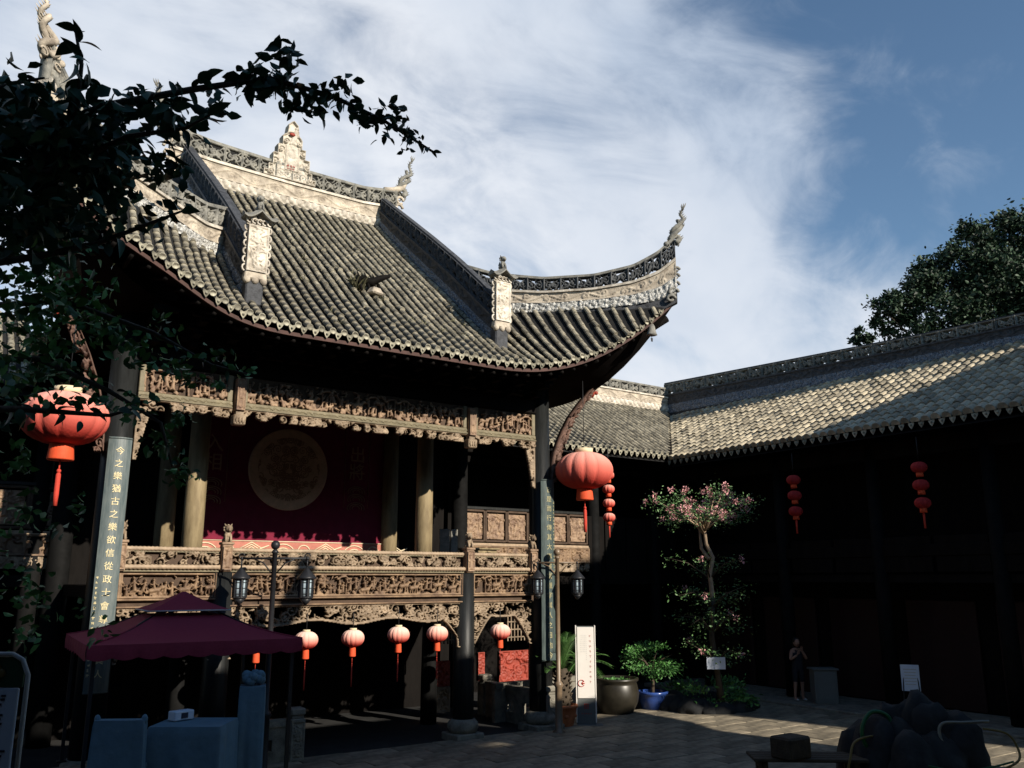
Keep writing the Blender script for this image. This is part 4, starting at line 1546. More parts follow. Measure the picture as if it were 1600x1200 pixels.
rbays = [(XL + 0.22, X2 - 0.11), (X2 + 0.11, X3 - 0.11), (X3 + 0.11, XR - 0.33)]
b = MB()
b.box((XC, YF - 0.0, 3.5), (9.2, 0.09, 0.8))
b.box((XC, YF - 0.0, 2.98), (9.2, 0.16, 0.16))
b.build('front_backing', M['backing'], bal)
for i, (x0, x1) in enumerate(rbays):
    w = x1 - x0
    rope(x0, x1, YF - 0.13, 3.93, 0.045, bal)
    rope(x0, x1, YF - 0.19, 3.605, 0.05, bal)
    hf = HF(w, 0.24, 0.0125, 150 + i)
    hf.scrolls(0.17, 0.08, 1.15, 0.016)
    f1 = face_map(x0, YF - 0.085, 3.655)
    sheet('rail_carving', hf, M['gilt'], bal, f1, lambda u, v, h: f1(u, v, h * 0 - 0.02), thr=0.022)
    b = MB()
    b.box(((x0 + x1) / 2, YF - 0.12, 3.54), (w, 0.1, 0.045), bev=0.008)
    b.box(((x0 + x1) / 2, YF - 0.1, 3.885), (w, 0.07, 0.025))
    b.build('rail_ledge', M['trim'], bal)
    # big narrative panel
    hf = HF(w - 0.1, 0.44, 0.0125, 160 + i)
    hf.scene(0.09)
    hf.border(0.03, 0.055)
    f1 = face_map(x0 + 0.05, YF - 0.085, 3.055, 1.1)
    sheet('carved_panel', hf, M['carve'], bal, f1, lambda u, v, h: f1(u, v, h * 0 - 0.02), thr=0.026)
    b = MB()
    b.box(((x0 + x1) / 2, YF - 0.1, 3.03), (w, 0.16, 0.035), bev=0.01)
    b.box((x0 + 0.025, YF - 0.11, 3.28), (0.05, 0.13, 0.46), bev=0.01)
    b.box((x1 - 0.025, YF - 0.11, 3.28), (0.05, 0.13, 0.46), bev=0.01)
    b.box(((x0 + x1) / 2, YF - 0.1, 2.9), (w, 0.15, 0.03), bev=0.008)
    b.build('panel_frame', M['carve'], bal)
    # pierced apron with a scalloped lower edge
    lw, hh = w - 0.06, 0.95
    hf = HF(lw, hh, 0.0145, 170 + i)
    hf.scrolls(0.2, 0.085, 1.35, 0.018)
    f = hf.X / lw
    d = np.abs(f - 0.5) * 2
    if i == 1:
        low = 0.61 + 0.05 * np.cos(f * 6 * math.pi) * (d < 0.8)
        low = np.where(d > 0.82, 0.58 - ((d - 0.82) / 0.18) ** 1.3 * 0.5, low)
        low = np.where(d > 0.965, 0.0, low)
    else:
        low = 0.66 + 0.04 * np.cos(f * 2 * math.pi) * (d < 0.5)
        low = np.where(d > 0.42, 0.63 - ((d - 0.42) / 0.5) ** 1.2 * 0.56, low)
        low = np.where(d > 0.93, 0.0, low)
    rim = np.abs(hf.Y - low) < 0.028
    hf.a[rim] = 0.09
    hf.rect(0, hh - 0.04, lw, hh, 0.07)
    inside = (hf.Y > low - 0.02)[:-1, :-1] & (hf.a[:-1, :-1] > 0.016)
    f1 = face_map(x0 + 0.03, YF - 0.06, 2.885 - hh)
    sheet('pierced_apron', hf, M['gilt'], bal, f1, lambda u, v, h: f1(u, v, h * 0 - 0.05), mask=inside)
for k, x in enumerate((XL + 0.2, X2 + 0.0, X3, XR - 0.36)):
    np_ = thing_part('newel_post', bal)
    b = MB()
    b.box((x, YF - 0.16, 3.78), (0.19, 0.2, 0.5), bev=0.012)
    b.box((x, YF - 0.16, 4.05), (0.23, 0.24, 0.05), bev=0.01)
    b.build('post_block', M['frieze'], np_)
    hf = HF(0.17, 0.44, 0.0125, 180 + k)
    hf.border(0.02, 0.03)
    hf.figure(0.085, 0.08, 0.32, 0.05)
    for q in range(12):
        hf.leaf(hf.r.uniform(0.02, .15), hf.r.uniform(0.03, .4), 0.06, hf.r.uniform(0, 6.3), 0.014, 0.03)
    sheet('post_carving', hf, M['frieze'], np_, face_map(x - 0.085, YF - 0.262, 3.56))
    b = MB()
    lion(b, (x, YF - 0.16, 4.07), 0.36, 1 if k % 2 else -1)
    b.build('post_lion', M['gilt'], np_)

# under the stage: red carved panels and the stone dado behind the posts
us = thing_part('lower_screen', stage)
for k, (x0, x1, z0, z1, y) in enumerate(((11.05, 11.78, 0.72, 1.34, 20.0), (13.3, 14.25, 0.72, 1.5, 20.0), (12.65, 12.85, 0.78, 1.5, 20.02))):
    hf = HF(x1 - x0, z1 - z0, 0.014, 200 + k)
    hf.scrolls(0.3, 0.07, 1.5, 0.035)
    hf.border(0.04, 0.05)
    sheet('red_panel', hf, M['redcarve'], us, face_map(x0, y, z0))
    b = MB()
    b.box(((x0 + x1) / 2, y + 0.03, (z0 + z1) / 2), (x1 - x0, 0.04, z1 - z0))
    b.build('panel_back', M['wood_dark'], us)
hf = HF(0.75, 0.6, 0.014, 210)
hf.scrolls(0.2, 0.06, 1.8, 0.03)
hf.border(0.05, 0.05)
sheet('dado_panel', hf, M['gilt'], us, face_map(11.05, 20.0, 0.1))
b = MB()
b.box((11.42, 20.06, 0.4), (0.78, 0.1, 0.62))
b.box((13.8, 20.06, 0.36), (1.0, 0.1, 0.6))
b.build('dado', M['stone'], us)
# pale lattice over the far openings
for x0 in (11.4, 13.6):
    b = MB()
    for i in range(6):
        b.box((x0 + 0.11 * i, 20.0, 2.15), (0.03, 0.04, 0.8))
    for j in range(4):
        b.box((x0 + 0.27, 19.99, 1.85 + 0.2 * j), (0.6, 0.04, 0.03))
    b.build('lattice', M['gilt'], us)

# ---------------------------------------------------------------- painted backdrop on the stage
bd = thing('backdrop_screen', 'maroon stage backdrop with a tan round emblem and red wave border', 'backdrop', (7.75, 21.05, 3.28))
b = MB()
b.box((7.75, 21.08, 6.1), (5.1, 0.06, 3.6))
b.build('cloth', M['maroon'], bd)
b = MB()
b.lathe([(1.03, 0.0), (1.03, 0.03), (0.99, 0.035)], 64)
mo = b.build('medallion', M['medal'], None)
mo.parent = bd
mo.matrix_local = Matrix.Translation(Vector((7.6, 21.045, 6.09)) - off(bd)) @ Matrix.Rotation(math.pi / 2, 4, 'X')
hf = HF(2.0, 2.0, 0.0135, 33)
for q in range(90):
    x, y = hf.r.uniform(0.05, 1.0), hf.r.uniform(0.05, 1.95)
    s = hf.r.uniform(0.05, 0.13)
    ph, tn, sg = hf.r.uniform(0, 6.3), hf.r.uniform(1.2, 2.2), hf.r.choice((-1, 1))
    hf.spiral(x, y, s, 0.011, tn, sg, ph, 0.03)
    hf.spiral(2 - x, y, s, 0.011, tn, -sg, math.pi - ph, 0.03)
rr = np.hypot(hf.X - 1, hf.Y - 1)
mk = ((rr < 0.8)[:-1, :-1]) & (hf.a[:-1, :-1] > 0.006)
f1 = face_map(6.6, 21.005, 5.09)
sheet('medallion_tracery', hf, M['dimgold'], bd, lambda u, v, h: f1(u, v, h * 0.3), lambda u, v, h: f1(u, v, h * 0 - 0.004), mask=mk)
# wave border along the foot
b = MB()
b.box((7.75, 21.04, 3.78), (5.1, 0.08, 1.02))
wv = b.build('wave_border', M['wavered'], bd)
b = MB()
x = 5.3
k = 0
while x < 10.2:
    z0 = 3.85
    if k % 2 == 0:
        for q in range(3):
            r0 = 0.36 - 0.09 * q
            pts = [(x + 0.36 + r0 * math.cos(u), 20.995, z0 + r0 * 1.05 * math.sin(u)) for u in np.linspace(0, math.pi, 15)]
            b.tube(pts, 0.017, 4)
        pts = [(x + 0.86 + (0.2 - 0.028 * u) * math.cos(u), 20.995, z0 + 0.2 + (0.2 - 0.028 * u) * math.sin(u)) for u in np.linspace(0, 6.5, 22)]
        b.tube(pts, 0.017, 4)
    else:
        for q in range(3):
            s = 0.38 - 0.1 * q
            b.tube([(x + 0.42 - s, 20.995, z0 + 0.2), (x + 0.42, 20.995, z0 + 0.2 + s * 0.55), (x + 0.42 + s, 20.995, z0 + 0.2), (x + 0.42, 20.995, z0 + 0.2 - s * 0.5), (x + 0.42 - s, 20.995, z0 + 0.2)], 0.017, 4)
        b.tube([(x, 20.995, z0 + 0.02), (x + 0.85, 20.995, z0 + 0.34)], 0.017, 4)
    x += 1.05 if k % 2 == 0 else 0.85
    k += 1
b.tube([(5.22, 20.995, 4.29), (10.28, 20.995, 4.29)], 0.014, 4)
b.tube([(5.22, 20.995, 3.4), (10.28, 20.995, 3.4)], 0.02, 4)
b.build('wave_line', M['wavecream'], wv)
for x, word in ((5.72, '入\n相'), (9.47, '出\n將')):
    text_mesh('door_character', word, 0.46, M['dimgold'], bd, (x, 21.03, 6.35), (1, 0, 0), (0, 0, 1), (0, -1, 0), 0.008)
    b = MB()
    for zc in (5.42, 5.2, 5.62):
        for q in range(3):
            r0 = 0.24 - 0.07 * q
            b.tube([(x + r0 * math.cos(u), 21.03, zc + r0 * 0.6 * math.sin(u)) for u in np.linspace(-0.4, 3.6, 12)], 0.012, 4)
    for dx in (-0.34, 0.34):
        b.tube([(x + dx, 21.035, 5.2), (x + dx, 21.035, 7.4)], 0.008, 4)
    b.build('cloud_scroll', M['dimgold'], bd)
# furniture on the stage
t = thing('side_cabinet', 'low pale wooden cabinet at the right side of the stage floor', 'cabinet', (12.95, 20.5, 3.3))
b = MB()
b.box((12.95, 20.5, 3.75), (1.0, 0.4, 0.86), bev=0.02)
b.box((12.95, 20.48, 4.2), (1.1, 0.5, 0.05), bev=0.015)
b.build('body', M['column_lt'], t)
for x in (12.7, 13.2):
    b = MB()
    b.box((x, 20.288, 3.82), (0.42, 0.02, 0.56), bev=0.008)
    d = b.build('door', M['column_lt'], t)
    b = MB()
    b.ball((x + (0.15 if x < 13 else -0.15), 20.265, 3.85), 0.02, 6, 4)
    b.build('handle', M['bronze'], d)
t = thing('folding_screen', 'narrow grey folding screen standing beside the stage cabinet', 'screen', (11.9, 20.3, 3.3))
for q in range(2):
    b = MB()
    b.box((11.75 + 0.3 * q, 20.3, 4.0), (0.28, 0.04, 1.4), 0.35 * (1 if q else -1), bev=0.01)
    b.build('leaf_panel', M['openwork'], t)

# ---------------------------------------------------------------- couplet boards
ARC = 0.34


def couplet(name_label, cx, z0, z1, text, small_side, seed, bmat, gmat):
    t = thing('couplet_board', name_label, 'board', (cx, YF, z0))
    hw, tk = 0.55, 0.035        # half angle, thickness
    n = 10
    vs, fs = [], []
    for zz in (z0, z1):
        for r in (ARC, ARC + tk):
            for k in range(n + 1):
                an = -hw + 2 * hw * k / n
                vs.append((cx + r * math.sin(an), YF - r * math.cos(an), zz))
    m_ = n + 1
    for k in range(n):
        fs.append((m_ + k, m_ + k + 1, 3 * m_ + k + 1, 3 * m_ + k))
        fs.append((k, k + 1, 2 * m_ + k + 1, 2 * m_ + k))
        fs.append((k, k + 1, m_ + k + 1, m_ + k))
        fs.append((2 * m_ + k, 2 * m_ + k + 1, 3 * m_ + k + 1, 3 * m_ + k))
    for k in (0, n):
        fs.append((k, m_ + k, 3 * m_ + k, 2 * m_ + k))
    b = MB()
    b.add(vs, fs, False)
    b.build('board_face', M[bmat], t)
    rr = ARC + tk + 0.001
    step = 0.224
    for i, ch in enumerate(text):
        zc = z1 - 0.26 - step * i

        def bend(a, bb, c, zc=zc):
            an = a / rr
            return Vector((cx + (rr + c) * math.sin(an), YF - (rr + c) * math.cos(an), zc + bb))
        text_mesh('board_character', ch, 0.15, M[gmat], t, (0, 0, 0), (1, 0, 0), (0, 0, 1), (0, -1, 0), 0.008, bend)
    b = MB()
    rg = random.Random(seed)
    an = small_side * 0.42
    o = Vector((math.sin(an), -math.cos(an), 0))
    for i in range(20):
        zz = (z0 + 0.3 + 0.085 * i) if small_side < 0 else (z1 - 0.55 - 0.085 * i)
        glyph(b, Vector((cx, YF, zz)) + o * (rr + 0.003), (math.cos(an), math.sin(an), 0), (0, 0, 1), o, 0.055, rg)
    b.build('small_inscription', M[gmat], t)
    b = MB()
    for zz in (z0 + 0.02, z1 - 0.02):
        b.tube([(cx + (rr + .004) * math.sin(a_), YF - (rr + .004) * math.cos(a_), zz) for a_ in np.linspace(-hw, hw, 9)], 0.012, 5)
    b.build('board_edge', M[bmat], t)


couplet('slate couplet board with gold characters on the left corner column', XL, 1.5, 5.88, '今之樂猶古之樂欲信從政士會尊自得其人', -1, 5, 'board', 'gold')
couplet('slate couplet board with gold characters behind the lamp post', XR, 1.55, 5.73, '古是而行傳其大事書當觀字其人之目也今', 1, 6, 'board_shaded', 'gold_shaded')

# ---------------------------------------------------------------- galleries joining stage and side wing
link = thing('link_gallery', 'two storey gallery with grey tube tiled roof joining stage and right wing', 'gallery', (16.5, 21.5, 0))
lw = thing('link_gallery', 'two storey gallery with carved parapet seen behind the left lantern', 'gallery', (-1.5, 21.5, 0))


def slope_roof(parent, x0, x1, ye, ze, yr, zr, tile, m, sp, tl, npiece, valley=None, seed=2):
    rg = random.Random(seed)
    s = (zr - ze) / (yr - ye)
    b = MB()
    if valley == 'R':
        pts = [(x0, ye, ze - .04), (x1, ye, ze - .04), (x1 + (yr - ye), yr, zr - .04), (x0, yr, zr - .04)]
    elif valley == 'L':
        pts = [(x0, ye, ze - .04), (x1, ye, ze - .04), (x1, yr, zr - .04), (x0 - (yr - ye), yr, zr - .04)]
    else:
        pts = [(x0, ye, ze - .04), (x1, ye, ze - .04), (x1, yr, zr - .04), (x0, yr, zr - .04)]
    b.add(pts, [(0, 1, 2, 3)])
    b.add([(p[0], p[1] + .05, p[2] - .2) for p in pts], [(0, 1, 2, 3)])
    o = b.build('roof', M['pan'], parent)
    mats, ends_ = [], []
    x = x0 + sp / 2
    while x < pts[2][0] + 0.01 if valley == 'R' else x < x1:
        y = ye - 0.04
        if x > x1:
            y = ye + (x - x1)
        else:
            ends_.append((x, y, ze))
        while y < yr - 0.03:
            z = ze + s * (y - ye)
            dy = tl / math.sqrt(1 + s * s)
            p = Vector((x + rg.uniform(-.006, .006), y, z + rg.uniform(-.004, .004)))
            mats.append(frame_at(p, (x, y + dy, z + s * dy)) @ Matrix.Diagonal((1, rg.uniform(.93, 1.07), rg.uniform(.92, 1.08), 1)))
            y += dy
        x += sp
    mats.sort(key=lambda q: (q.translation - CAMP).length)
    for q in mats[:npiece]:
        piece('roof_tile', tile, q, o)
    if len(mats) > npiece:
        merged('roof_tile_field', tile, mats[npiece:], m, o)
    return o, ends_


LZ = (9.88 - 7.33) / 4.2
lo, le = slope_roof(link, 13.6, 20.0, 20.0, 7.33, 24.2, 9.88, tile_mesh('roof_tile', 0.068, 0.25, M['tile']), M['tile'], 0.235, 0.25, 150, 'R')
for x, y, z in le:
    piece('drip_tile', dme, Matrix.Translation((x + 0.11, 19.94, 7.30)) @ Matrix.Rotation(0.25, 4, 'X') @ Matrix.Diagonal((1.15, 1, 1.25, 1)), lo)
    piece('tile_end', eme, Matrix.Translation((x, 19.95, 7.36)) @ Matrix.Rotation(math.pi / 2, 4, 'X'), lo)
ridge([(15.5, 24.25, 9.9, 1.05), (20, 24.25, 9.88, 0.98), (24.15, 24.25, 9.86, 0.98)], 0.15, link, 'main_ridge', 60, [('studs', 0.0, 0.25), ('plaster', 0.25, 0.56), ('openwork', 0.6, 0.95)], sides=(1,), pierced=False, panel=0.5)
lo2, le2 = slope_roof(lw, -8.0, 1.7, 20.0, 7.33, 24.2, 9.88, tile_mesh('roof_tile', 0.068, 0.25, M['tile']), M['tile'], 0.235, 0.25, 60)
# carved dragon where the link ridge meets the stage
b = MB()
for k in range(3):
    b.tube([(14.9 + 0.3 * k + 0.3 * math.cos(u), 23.6 - 0.1 * k, 9.75 + 0.24 * math.sin(u) + 0.06 * k) for u in np.linspace(0.3, 5.6, 14)], [0.11 - 0.005 * q for q in range(14)], 6)
b.ball((16.1, 23.5, 9.7), 0.22, 8, 6, (1.5, .8, .9))
b.tube([(16.1, 23.4, 9.8), (16.5, 23.3, 9.95), (16.65, 23.3, 9.8)], [0.1, 0.06, 0.02], 6)
b.build('ridge_dragon', M['frieze'], link)
for side, (px0, px1) in (('r', (13.0, 17.65)), ('l', (-6.0, 2.78))):
    P_ = link if side == 'r' else lw
    b = MB()
    xa, xb = (12.2, 23.2) if side == 'r' else (-8, 3.4)
    b.box(((xa + xb) / 2, 23.6, 4.6), (xb - xa, 0.2, 9.2))
    b.build('wall', M['wood_dark'], P_)
    b = MB()
    b.box(((xa + xb) / 2, 22.5, 3.35), (xb - xa, 2.2, 0.25))
    b.build('gallery_floor', M['wood_dark'], P_)
    b = MB()
    b.box(((xa + xb) / 2, 21.6, 7.25), (xb - xa, 0.24, 0.4), bev=0.02)
    b.box(((xa + xb) / 2, 21.6, 6.85), (xb - xa, 0.16, 0.2), bev=0.02)
    b.build('eave_beam', M['wood_dark'], P_)
    for x in ((12.95, 18.0, 20.6) if side == 'r' else (2.2, -1.6, -5.0)):
        column(x, 21.55, 0, 7.0, 0.2, M['lacquer_matt'], P_)
    pb = thing_part('parapet', P_)
    b = MB()
    b.box(((px0 + px1) / 2, 21.5, 5.42), (px1 - px0, 0.16, 0.09), bev=0.015)
    b.build('hand_rail', M['lacquer'], pb)
    b = MB()
    b.box(((px0 + px1) / 2, 21.55, 4.55), (px1 - px0, 0.08, 1.7))
    b.build('parapet_back', M['wood_dark'], pb)
    nP = int(round((px1 - px0) / 0.77))
    w = (px1 - px0) / nP
    for i in range(nP):
        x0 = px0 + i * w
        b = MB()
        for dx in (0.03, w - 0.03):
            b.box((x0 + dx, 21.47, 4.9), (0.06, 0.1, 0.9), bev=0.01)
        for zz in (4.47, 5.34):
            b.box((x0 + w / 2, 21.47, zz), (w - 0.1, 0.1, 0.06), bev=0.01)
        b.build('panel_frame', M['backing'], pb)
        hf = HF(w - 0.18, 0.74, 0.0145, 300 + i)
        hf.scene(0.06)
        for q in range(30):
            hf.leaf(hf.r.uniform(0, .6), hf.r.uniform(0, .74), 0.1, hf.r.uniform(0, 6.3), 0.02, 0.045)
        sheet('parapet_panel', hf, M['frieze'], pb, face_map(x0 + 0.09, 21.475, 4.53))
        hf = HF(w, 0.44, 0.0145, 330 + i)
        hf.scrolls(0.26, 0.07, 1.3, 0.035)
        hf.border(0.035, 0.075)
        sheet('apron_panel', hf, M['carve'], pb, face_map(x0, 21.42, 3.88))
        hf = HF(w, 0.26, 0.0145, 350 + i)
        hf.scrolls(0.2, 0.06, 1.6, 0.03)
        f1 = face_map(x0, 21.42, 3.6)
        sheet('pierced_valance', hf, M['gilt'], pb, f1, lambda u, v, h: f1(u, v, h * 0 - 0.04), thr=0.014)
    b = MB()
    b.box(((px0 + px1) / 2, 21.46, 4.38), (px1 - px0, 0.14, 0.06), bev=0.01)
    b.box(((px0 + px1) / 2, 21.44, 4.34), (px1 - px0, 0.18, 0.03), bev=0.01)
    b.build('ledge', M['rope'], pb)
# rest of the right hand gallery, in the shade
b = MB()
b.box((19.6, 21.52, 4.4), (3.8, 0.14, 1.9))
for x in (18.4, 19.3, 20.2, 21.1):
    b.box((x, 21.44, 4.5), (0.08, 0.08, 1.7))
b.build('shaded_parapet', M['wood_dark'], link)

# ---------------------------------------------------------------- right side wing
wing = thing('side_wing', 'long side hall with pale tiled roof along the right of the court', 'hall', (22, 15, 0))
WE, WZ, WR, WRZ = 20.0, 7.19, 24.2, 9.64
WS = (WRZ - WZ) / (WR - WE)
Y0 = 6.4
b = MB()
pts = [(WE, Y0, WZ - .05), (WE, 20.0, WZ - .05), (WR, 24.2, WRZ - .05), (WR, Y0, WRZ - .05)]
b.add(pts, [(0, 1, 2, 3)])
b.add([(p[0] + .06, p[1], p[2] - .2) for p in pts], [(0, 1, 2, 3)])
b.add([(WR, Y0, WRZ - .05), (WR, 24.2, WRZ - .05), (28.4, 24.2, 7.3), (28.4, Y0, 7.3)], [(0, 1, 2, 3)])
wro = b.build('roof', M['pan'], wing)
wme = tile_mesh('roof_tile', 0.112, 0.36, M['wtile'], 0.03)
mats, wends = [], []
y = Y0 + 0.13
rg = random.Random(12)
while y < 24.1:
    x = WE - 0.05 + max(0.0, y - 20.0) + (0.12 if y > 20 else 0)
    if y < 20:
        wends.append(y)
    while x < WR - 0.02:
        z = WZ + WS * (x - WE)
        dx = 0.335 / math.sqrt(1 + WS * WS)
        p = Vector((x, y + rg.uniform(-.008, .008), z + rg.uniform(-.006, .006)))
        mats.append(frame_at(p, (x + dx, y + rg.uniform(-.01, .01), z + WS * dx)) @ Matrix.Diagonal((1, rg.uniform(.94, 1.06), rg.uniform(.9, 1.1), 1)))
        x += dx
    y += 0.262
mats.sort(key=lambda q: (q.translation - Vector((18.0, 13.0, 6))).length)
for q in mats[:300]:
    piece('roof_tile', wme, q, wro)
merged('roof_tile_field', wme, mats[300:], M['wtile'], wro)
for y in wends[::1]:
    piece('drip_tile', dme, Matrix.Translation((WE - 0.03, y + 0.13, WZ - 0.04)) @ Matrix.Rotation(-math.pi / 2, 4, 'Z') @ Matrix.Diagonal((1.2, 1, 1.2, 1)), wro)
b = MB()
b.tube([(20.0, 20.0, 7.33), (24.2, 24.2, 9.75)], 0.09, 6)
b.build('valley_gutter', M['wood_dark'], wro)
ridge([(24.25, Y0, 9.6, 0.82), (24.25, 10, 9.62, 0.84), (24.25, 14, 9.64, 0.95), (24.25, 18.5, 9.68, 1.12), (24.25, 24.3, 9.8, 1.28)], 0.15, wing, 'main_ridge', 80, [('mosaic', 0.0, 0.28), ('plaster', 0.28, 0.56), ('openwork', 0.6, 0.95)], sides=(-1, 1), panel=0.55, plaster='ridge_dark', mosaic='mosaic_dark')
b = MB()
b.box((22.6, 15.1, 4.3), (0.2, 17.4, 8.6))
b.build('wall', M['wood_dark'], wing)
b = MB()
b.box((21.2, 13.9, 6.75), (0.24, 15, 0.45), bev=0.02)
b.box((21.2, 13.9, 4.1), (0.2, 15, 0.3), bev=0.02)
b.box((21.9, 13.9, 3.4), (1.4, 15, 0.2))
b.build('gallery_beam', M['wood_dark'], wing)
for k in range(5):
    column(21.2, 7.4 + 3.1 * k, 0.15, 6.9, 0.19, M['lacquer_matt'], wing)
b = MB()
for k in range(10):
    b.box((21.18, 7.0 + 1.45 * k, 4.0), (0.1, 1.36, 0.9), bev=0.02)
b.build('gallery_parapet', M['wood_dark'], wing)
for k in range(6):
    b = MB()
    b.box((22.44, 8.0 + 2.4 * k, 1.5), (0.1, 1.9, 2.7), bev=0.02)
    d = b.build('door', mat('dark_red_door', (0.018, 0.005, 0.005), 0.6, 0.2, 5) if k == 0 else bpy.data.materials['dark_red_door'], wing)
b = MB()
b.box((21.3, 13.8, 0.06), (2.6, 15.6, 0.12), bev=0.02)
b.build('walkway', M['stone'], wing)

# ---------------------------------------------------------------- the hall behind, whose eaves shade the court
hall = thing('main_hall', 'great hall behind the viewer whose eaves shade the court', 'hall', (0, -6, 0))
b = MB()
edge = [(-26, 2.5, 9.0), (7.4, 2.5, 9.0), (8.7, 1.3, 9.0), (15.3, 1.3, 9.0), (16.6, -1.2, 9.0), (18.5, -1.15, 9.0), (19.0, -1.4, 9.0)]
vs = []
for x, y, z in edge:
    vs += [(x, y, z), (x, y, z + 0.25), (min(x, 18) * 0.9, -9.0, 12.1)]
fs = []
for i in range(len(edge) - 1):
    a = i * 3
    fs += [(a, a + 3, a + 4, a + 1), (a + 1, a + 4, a + 5, a + 2), (a, a + 3, a + 5, a + 2)]
b.add(vs, fs)
b.add([(-26, -9, 12.1), (18, -9, 12.1), (24, -18, 9), (-26, -18, 9)], [(0, 1, 2, 3)])
b.build('roof', M['pan'], hall)
b = MB()
b.box((-2, -7, 5.4), (44, 0.3, 7.4))
b.build('wall', M['wood_dark'], hall)
for x in (-16, -11, -6, 6, 11, 16):
    column(x, -1.6, 1.7, 9.6, 0.3, M['lacquer'], hall)
b = MB()
b.box((-1, -1.6, 9.0), (38, 0.3, 0.6))
b.build('tie_beam', M['wood_dark'], hall)
b = MB()
b.tube([(9.7, 1.5, 9.1), (9.75, 1.5, 9.6), (9.95, 1.5, 10.1), (10.25, 1.5, 10.6), (10.3, 1.5, 11.1), (10.35, 1.5, 11.3)], [0.14, 0.2, 0.24, 0.26, 0.2, 0.06], 10)
for k in range(8):
    b.ball((9.75 + 0.08 * k + 0.16 * math.cos(k * 2.1), 1.5 + 0.2 * math.sin(k), 9.6 + 0.2 * k), 0.15, 7, 5)
b.build('shadow_lump', M['openwork'], hall)  # leaning lump added on the unseen eave to cast a shadow on the stage
b = MB()
b.prism([(15, 0), (19.35, 0), (19.35, 7.6), (20.05, 8.2), (20.35, 8.65), (20.62, 9.2), (19.6, 9.02), (18.45, 8.95), (15, 8.9)], (0, -1.0, 0), (1, 0, 0), (0, 0, 1), (0, -1, 0), 0.35)
b.build('shadow_gable', M['wood_dark'], hall)  # unseen end panel, its outline cut to the shadow it casts

tower = thing('shade_pavilion', 'unseen tall pavilion added to shade the right wing roof', 'pavilion', (31, -11, 0))  # added out of view, eave height set by the shade on the wing roof
b = MB()
b.add([(24.7, -8.6, 18.6), (38, -8.6, 18.7), (38, -16, 18.3), (24.7, -16, 18.0), (27, -12, 20.1), (37, -12, 20.1)], [(0, 1, 5, 4), (1, 2, 5), (2, 3, 4, 5), (3, 0, 4), (0, 1, 2, 3)])
b.build('roof', M['pan'], tower)
b = MB()
b.box((31.3, -12, 9), (12.2, 6.4, 18))
b.build('wall', M['wood_dark'], tower)
for k in range(3):
    b = MB()
    b.box((28.5 + 3 * k, -8.75, 11), (1.6, 0.12, 2.4), bev=0.02)
    b.build('window', M['lacquer'], tower)
west = thing('west_wing', 'dark side hall along the left of the court', 'hall', (-9, 10, 0))
b = MB()
b.add([(-7, 0, 7.3), (-7, 20, 7.3), (-11.2, 20, 10.5), (-11.2, 0, 10.5)], [(0, 1, 2, 3)])
b.add([(-11.2, 0, 10.5), (-11.2, 20, 10.5), (-15, 20, 7.3), (-15, 0, 7.3)], [(0, 1, 2, 3)])
b.build('roof', M['pan'], west)
b = MB()
b.box((-9.6, 10, 3.7), (0.3, 20, 7.4))
b.build('wall', M['wood_dark'], west)
for k in range(5):
    column(-8.2, 1.5 + 4.2 * k, 0, 7.2, 0.2, M['lacquer'], west)

# ================================================================ lanterns


def lantern(name, label, loc, Rr, hgt, m, group=None, cord=1.0, tas=0.55, skirt=0.3, ribs=14):
    t = thing(name, label, 'lantern', loc, group=group)
    b = MB()
    n = 14
    pr = []
    for i in range(n + 1):
        an = -math.pi / 2 * 0.86 + math.pi * 0.86 * i / n
        pr.append((Rr * math.cos(an) ** 0.8, hgt / 2 * math.sin(an) / math.sin(math.pi / 2 * 0.86)))
    b.lathe(pr, ribs * 8, (0, 0, 0), ribs, 0.055)
    b.build('lantern_body', m, t, False)
    r0 = pr[-1][0]
    b = MB()
    b.lathe([(r0 * 1.05, hgt / 2 - 0.02 * Rr), (r0 * 1.05, hgt / 2 + 0.14 * Rr), (r0 * 0.9, hgt / 2 + 0.14 * Rr)], 24)
    b.build('lantern_cap', M['lcap'], t, False)
    b = MB()
    z0 = -hgt / 2
    b.lathe([(r0 * 0.98, z0 - skirt * Rr * 1.3), (r0 * 1.02, z0 - skirt * Rr * 1.2), (r0 * 0.92, z0 - 0.1 * Rr), (r0 * 0.9, z0 + 0.03 * Rr)], 48, (0, 0, 0), 24, 0.05)
    b.build('lantern_skirt', M['skirt'], t, False)
    b = MB()
    zt = z0 - skirt * Rr * 1.25
    b.tube([(0, 0, zt), (0, 0, zt - tas * Rr * 0.55)], Rr * 0.02, 6)
    b.ball((0, 0, zt - tas * Rr * 0.5), Rr * 0.055, 8, 5)
    b.lathe([(Rr * 0.05, zt - tas * Rr * 2.0), (Rr * 0.062, zt - tas * Rr * 1.5), (Rr * 0.06, zt - tas * Rr * 0.65), (Rr * 0.03, zt - tas * Rr * 0.56)], 12, (0, 0, 0), 6, 0.12)
    b.build('lantern_tassel', M['tassel'], t, False)
    b = MB()
    b.tube([(0, 0, hgt / 2 + 0.1 * Rr), (0, 0, hgt / 2 + 0.14 * Rr + cord)], 0.008, 5)
    b.build('lantern_cord', M['steel'], t, False)
    return t


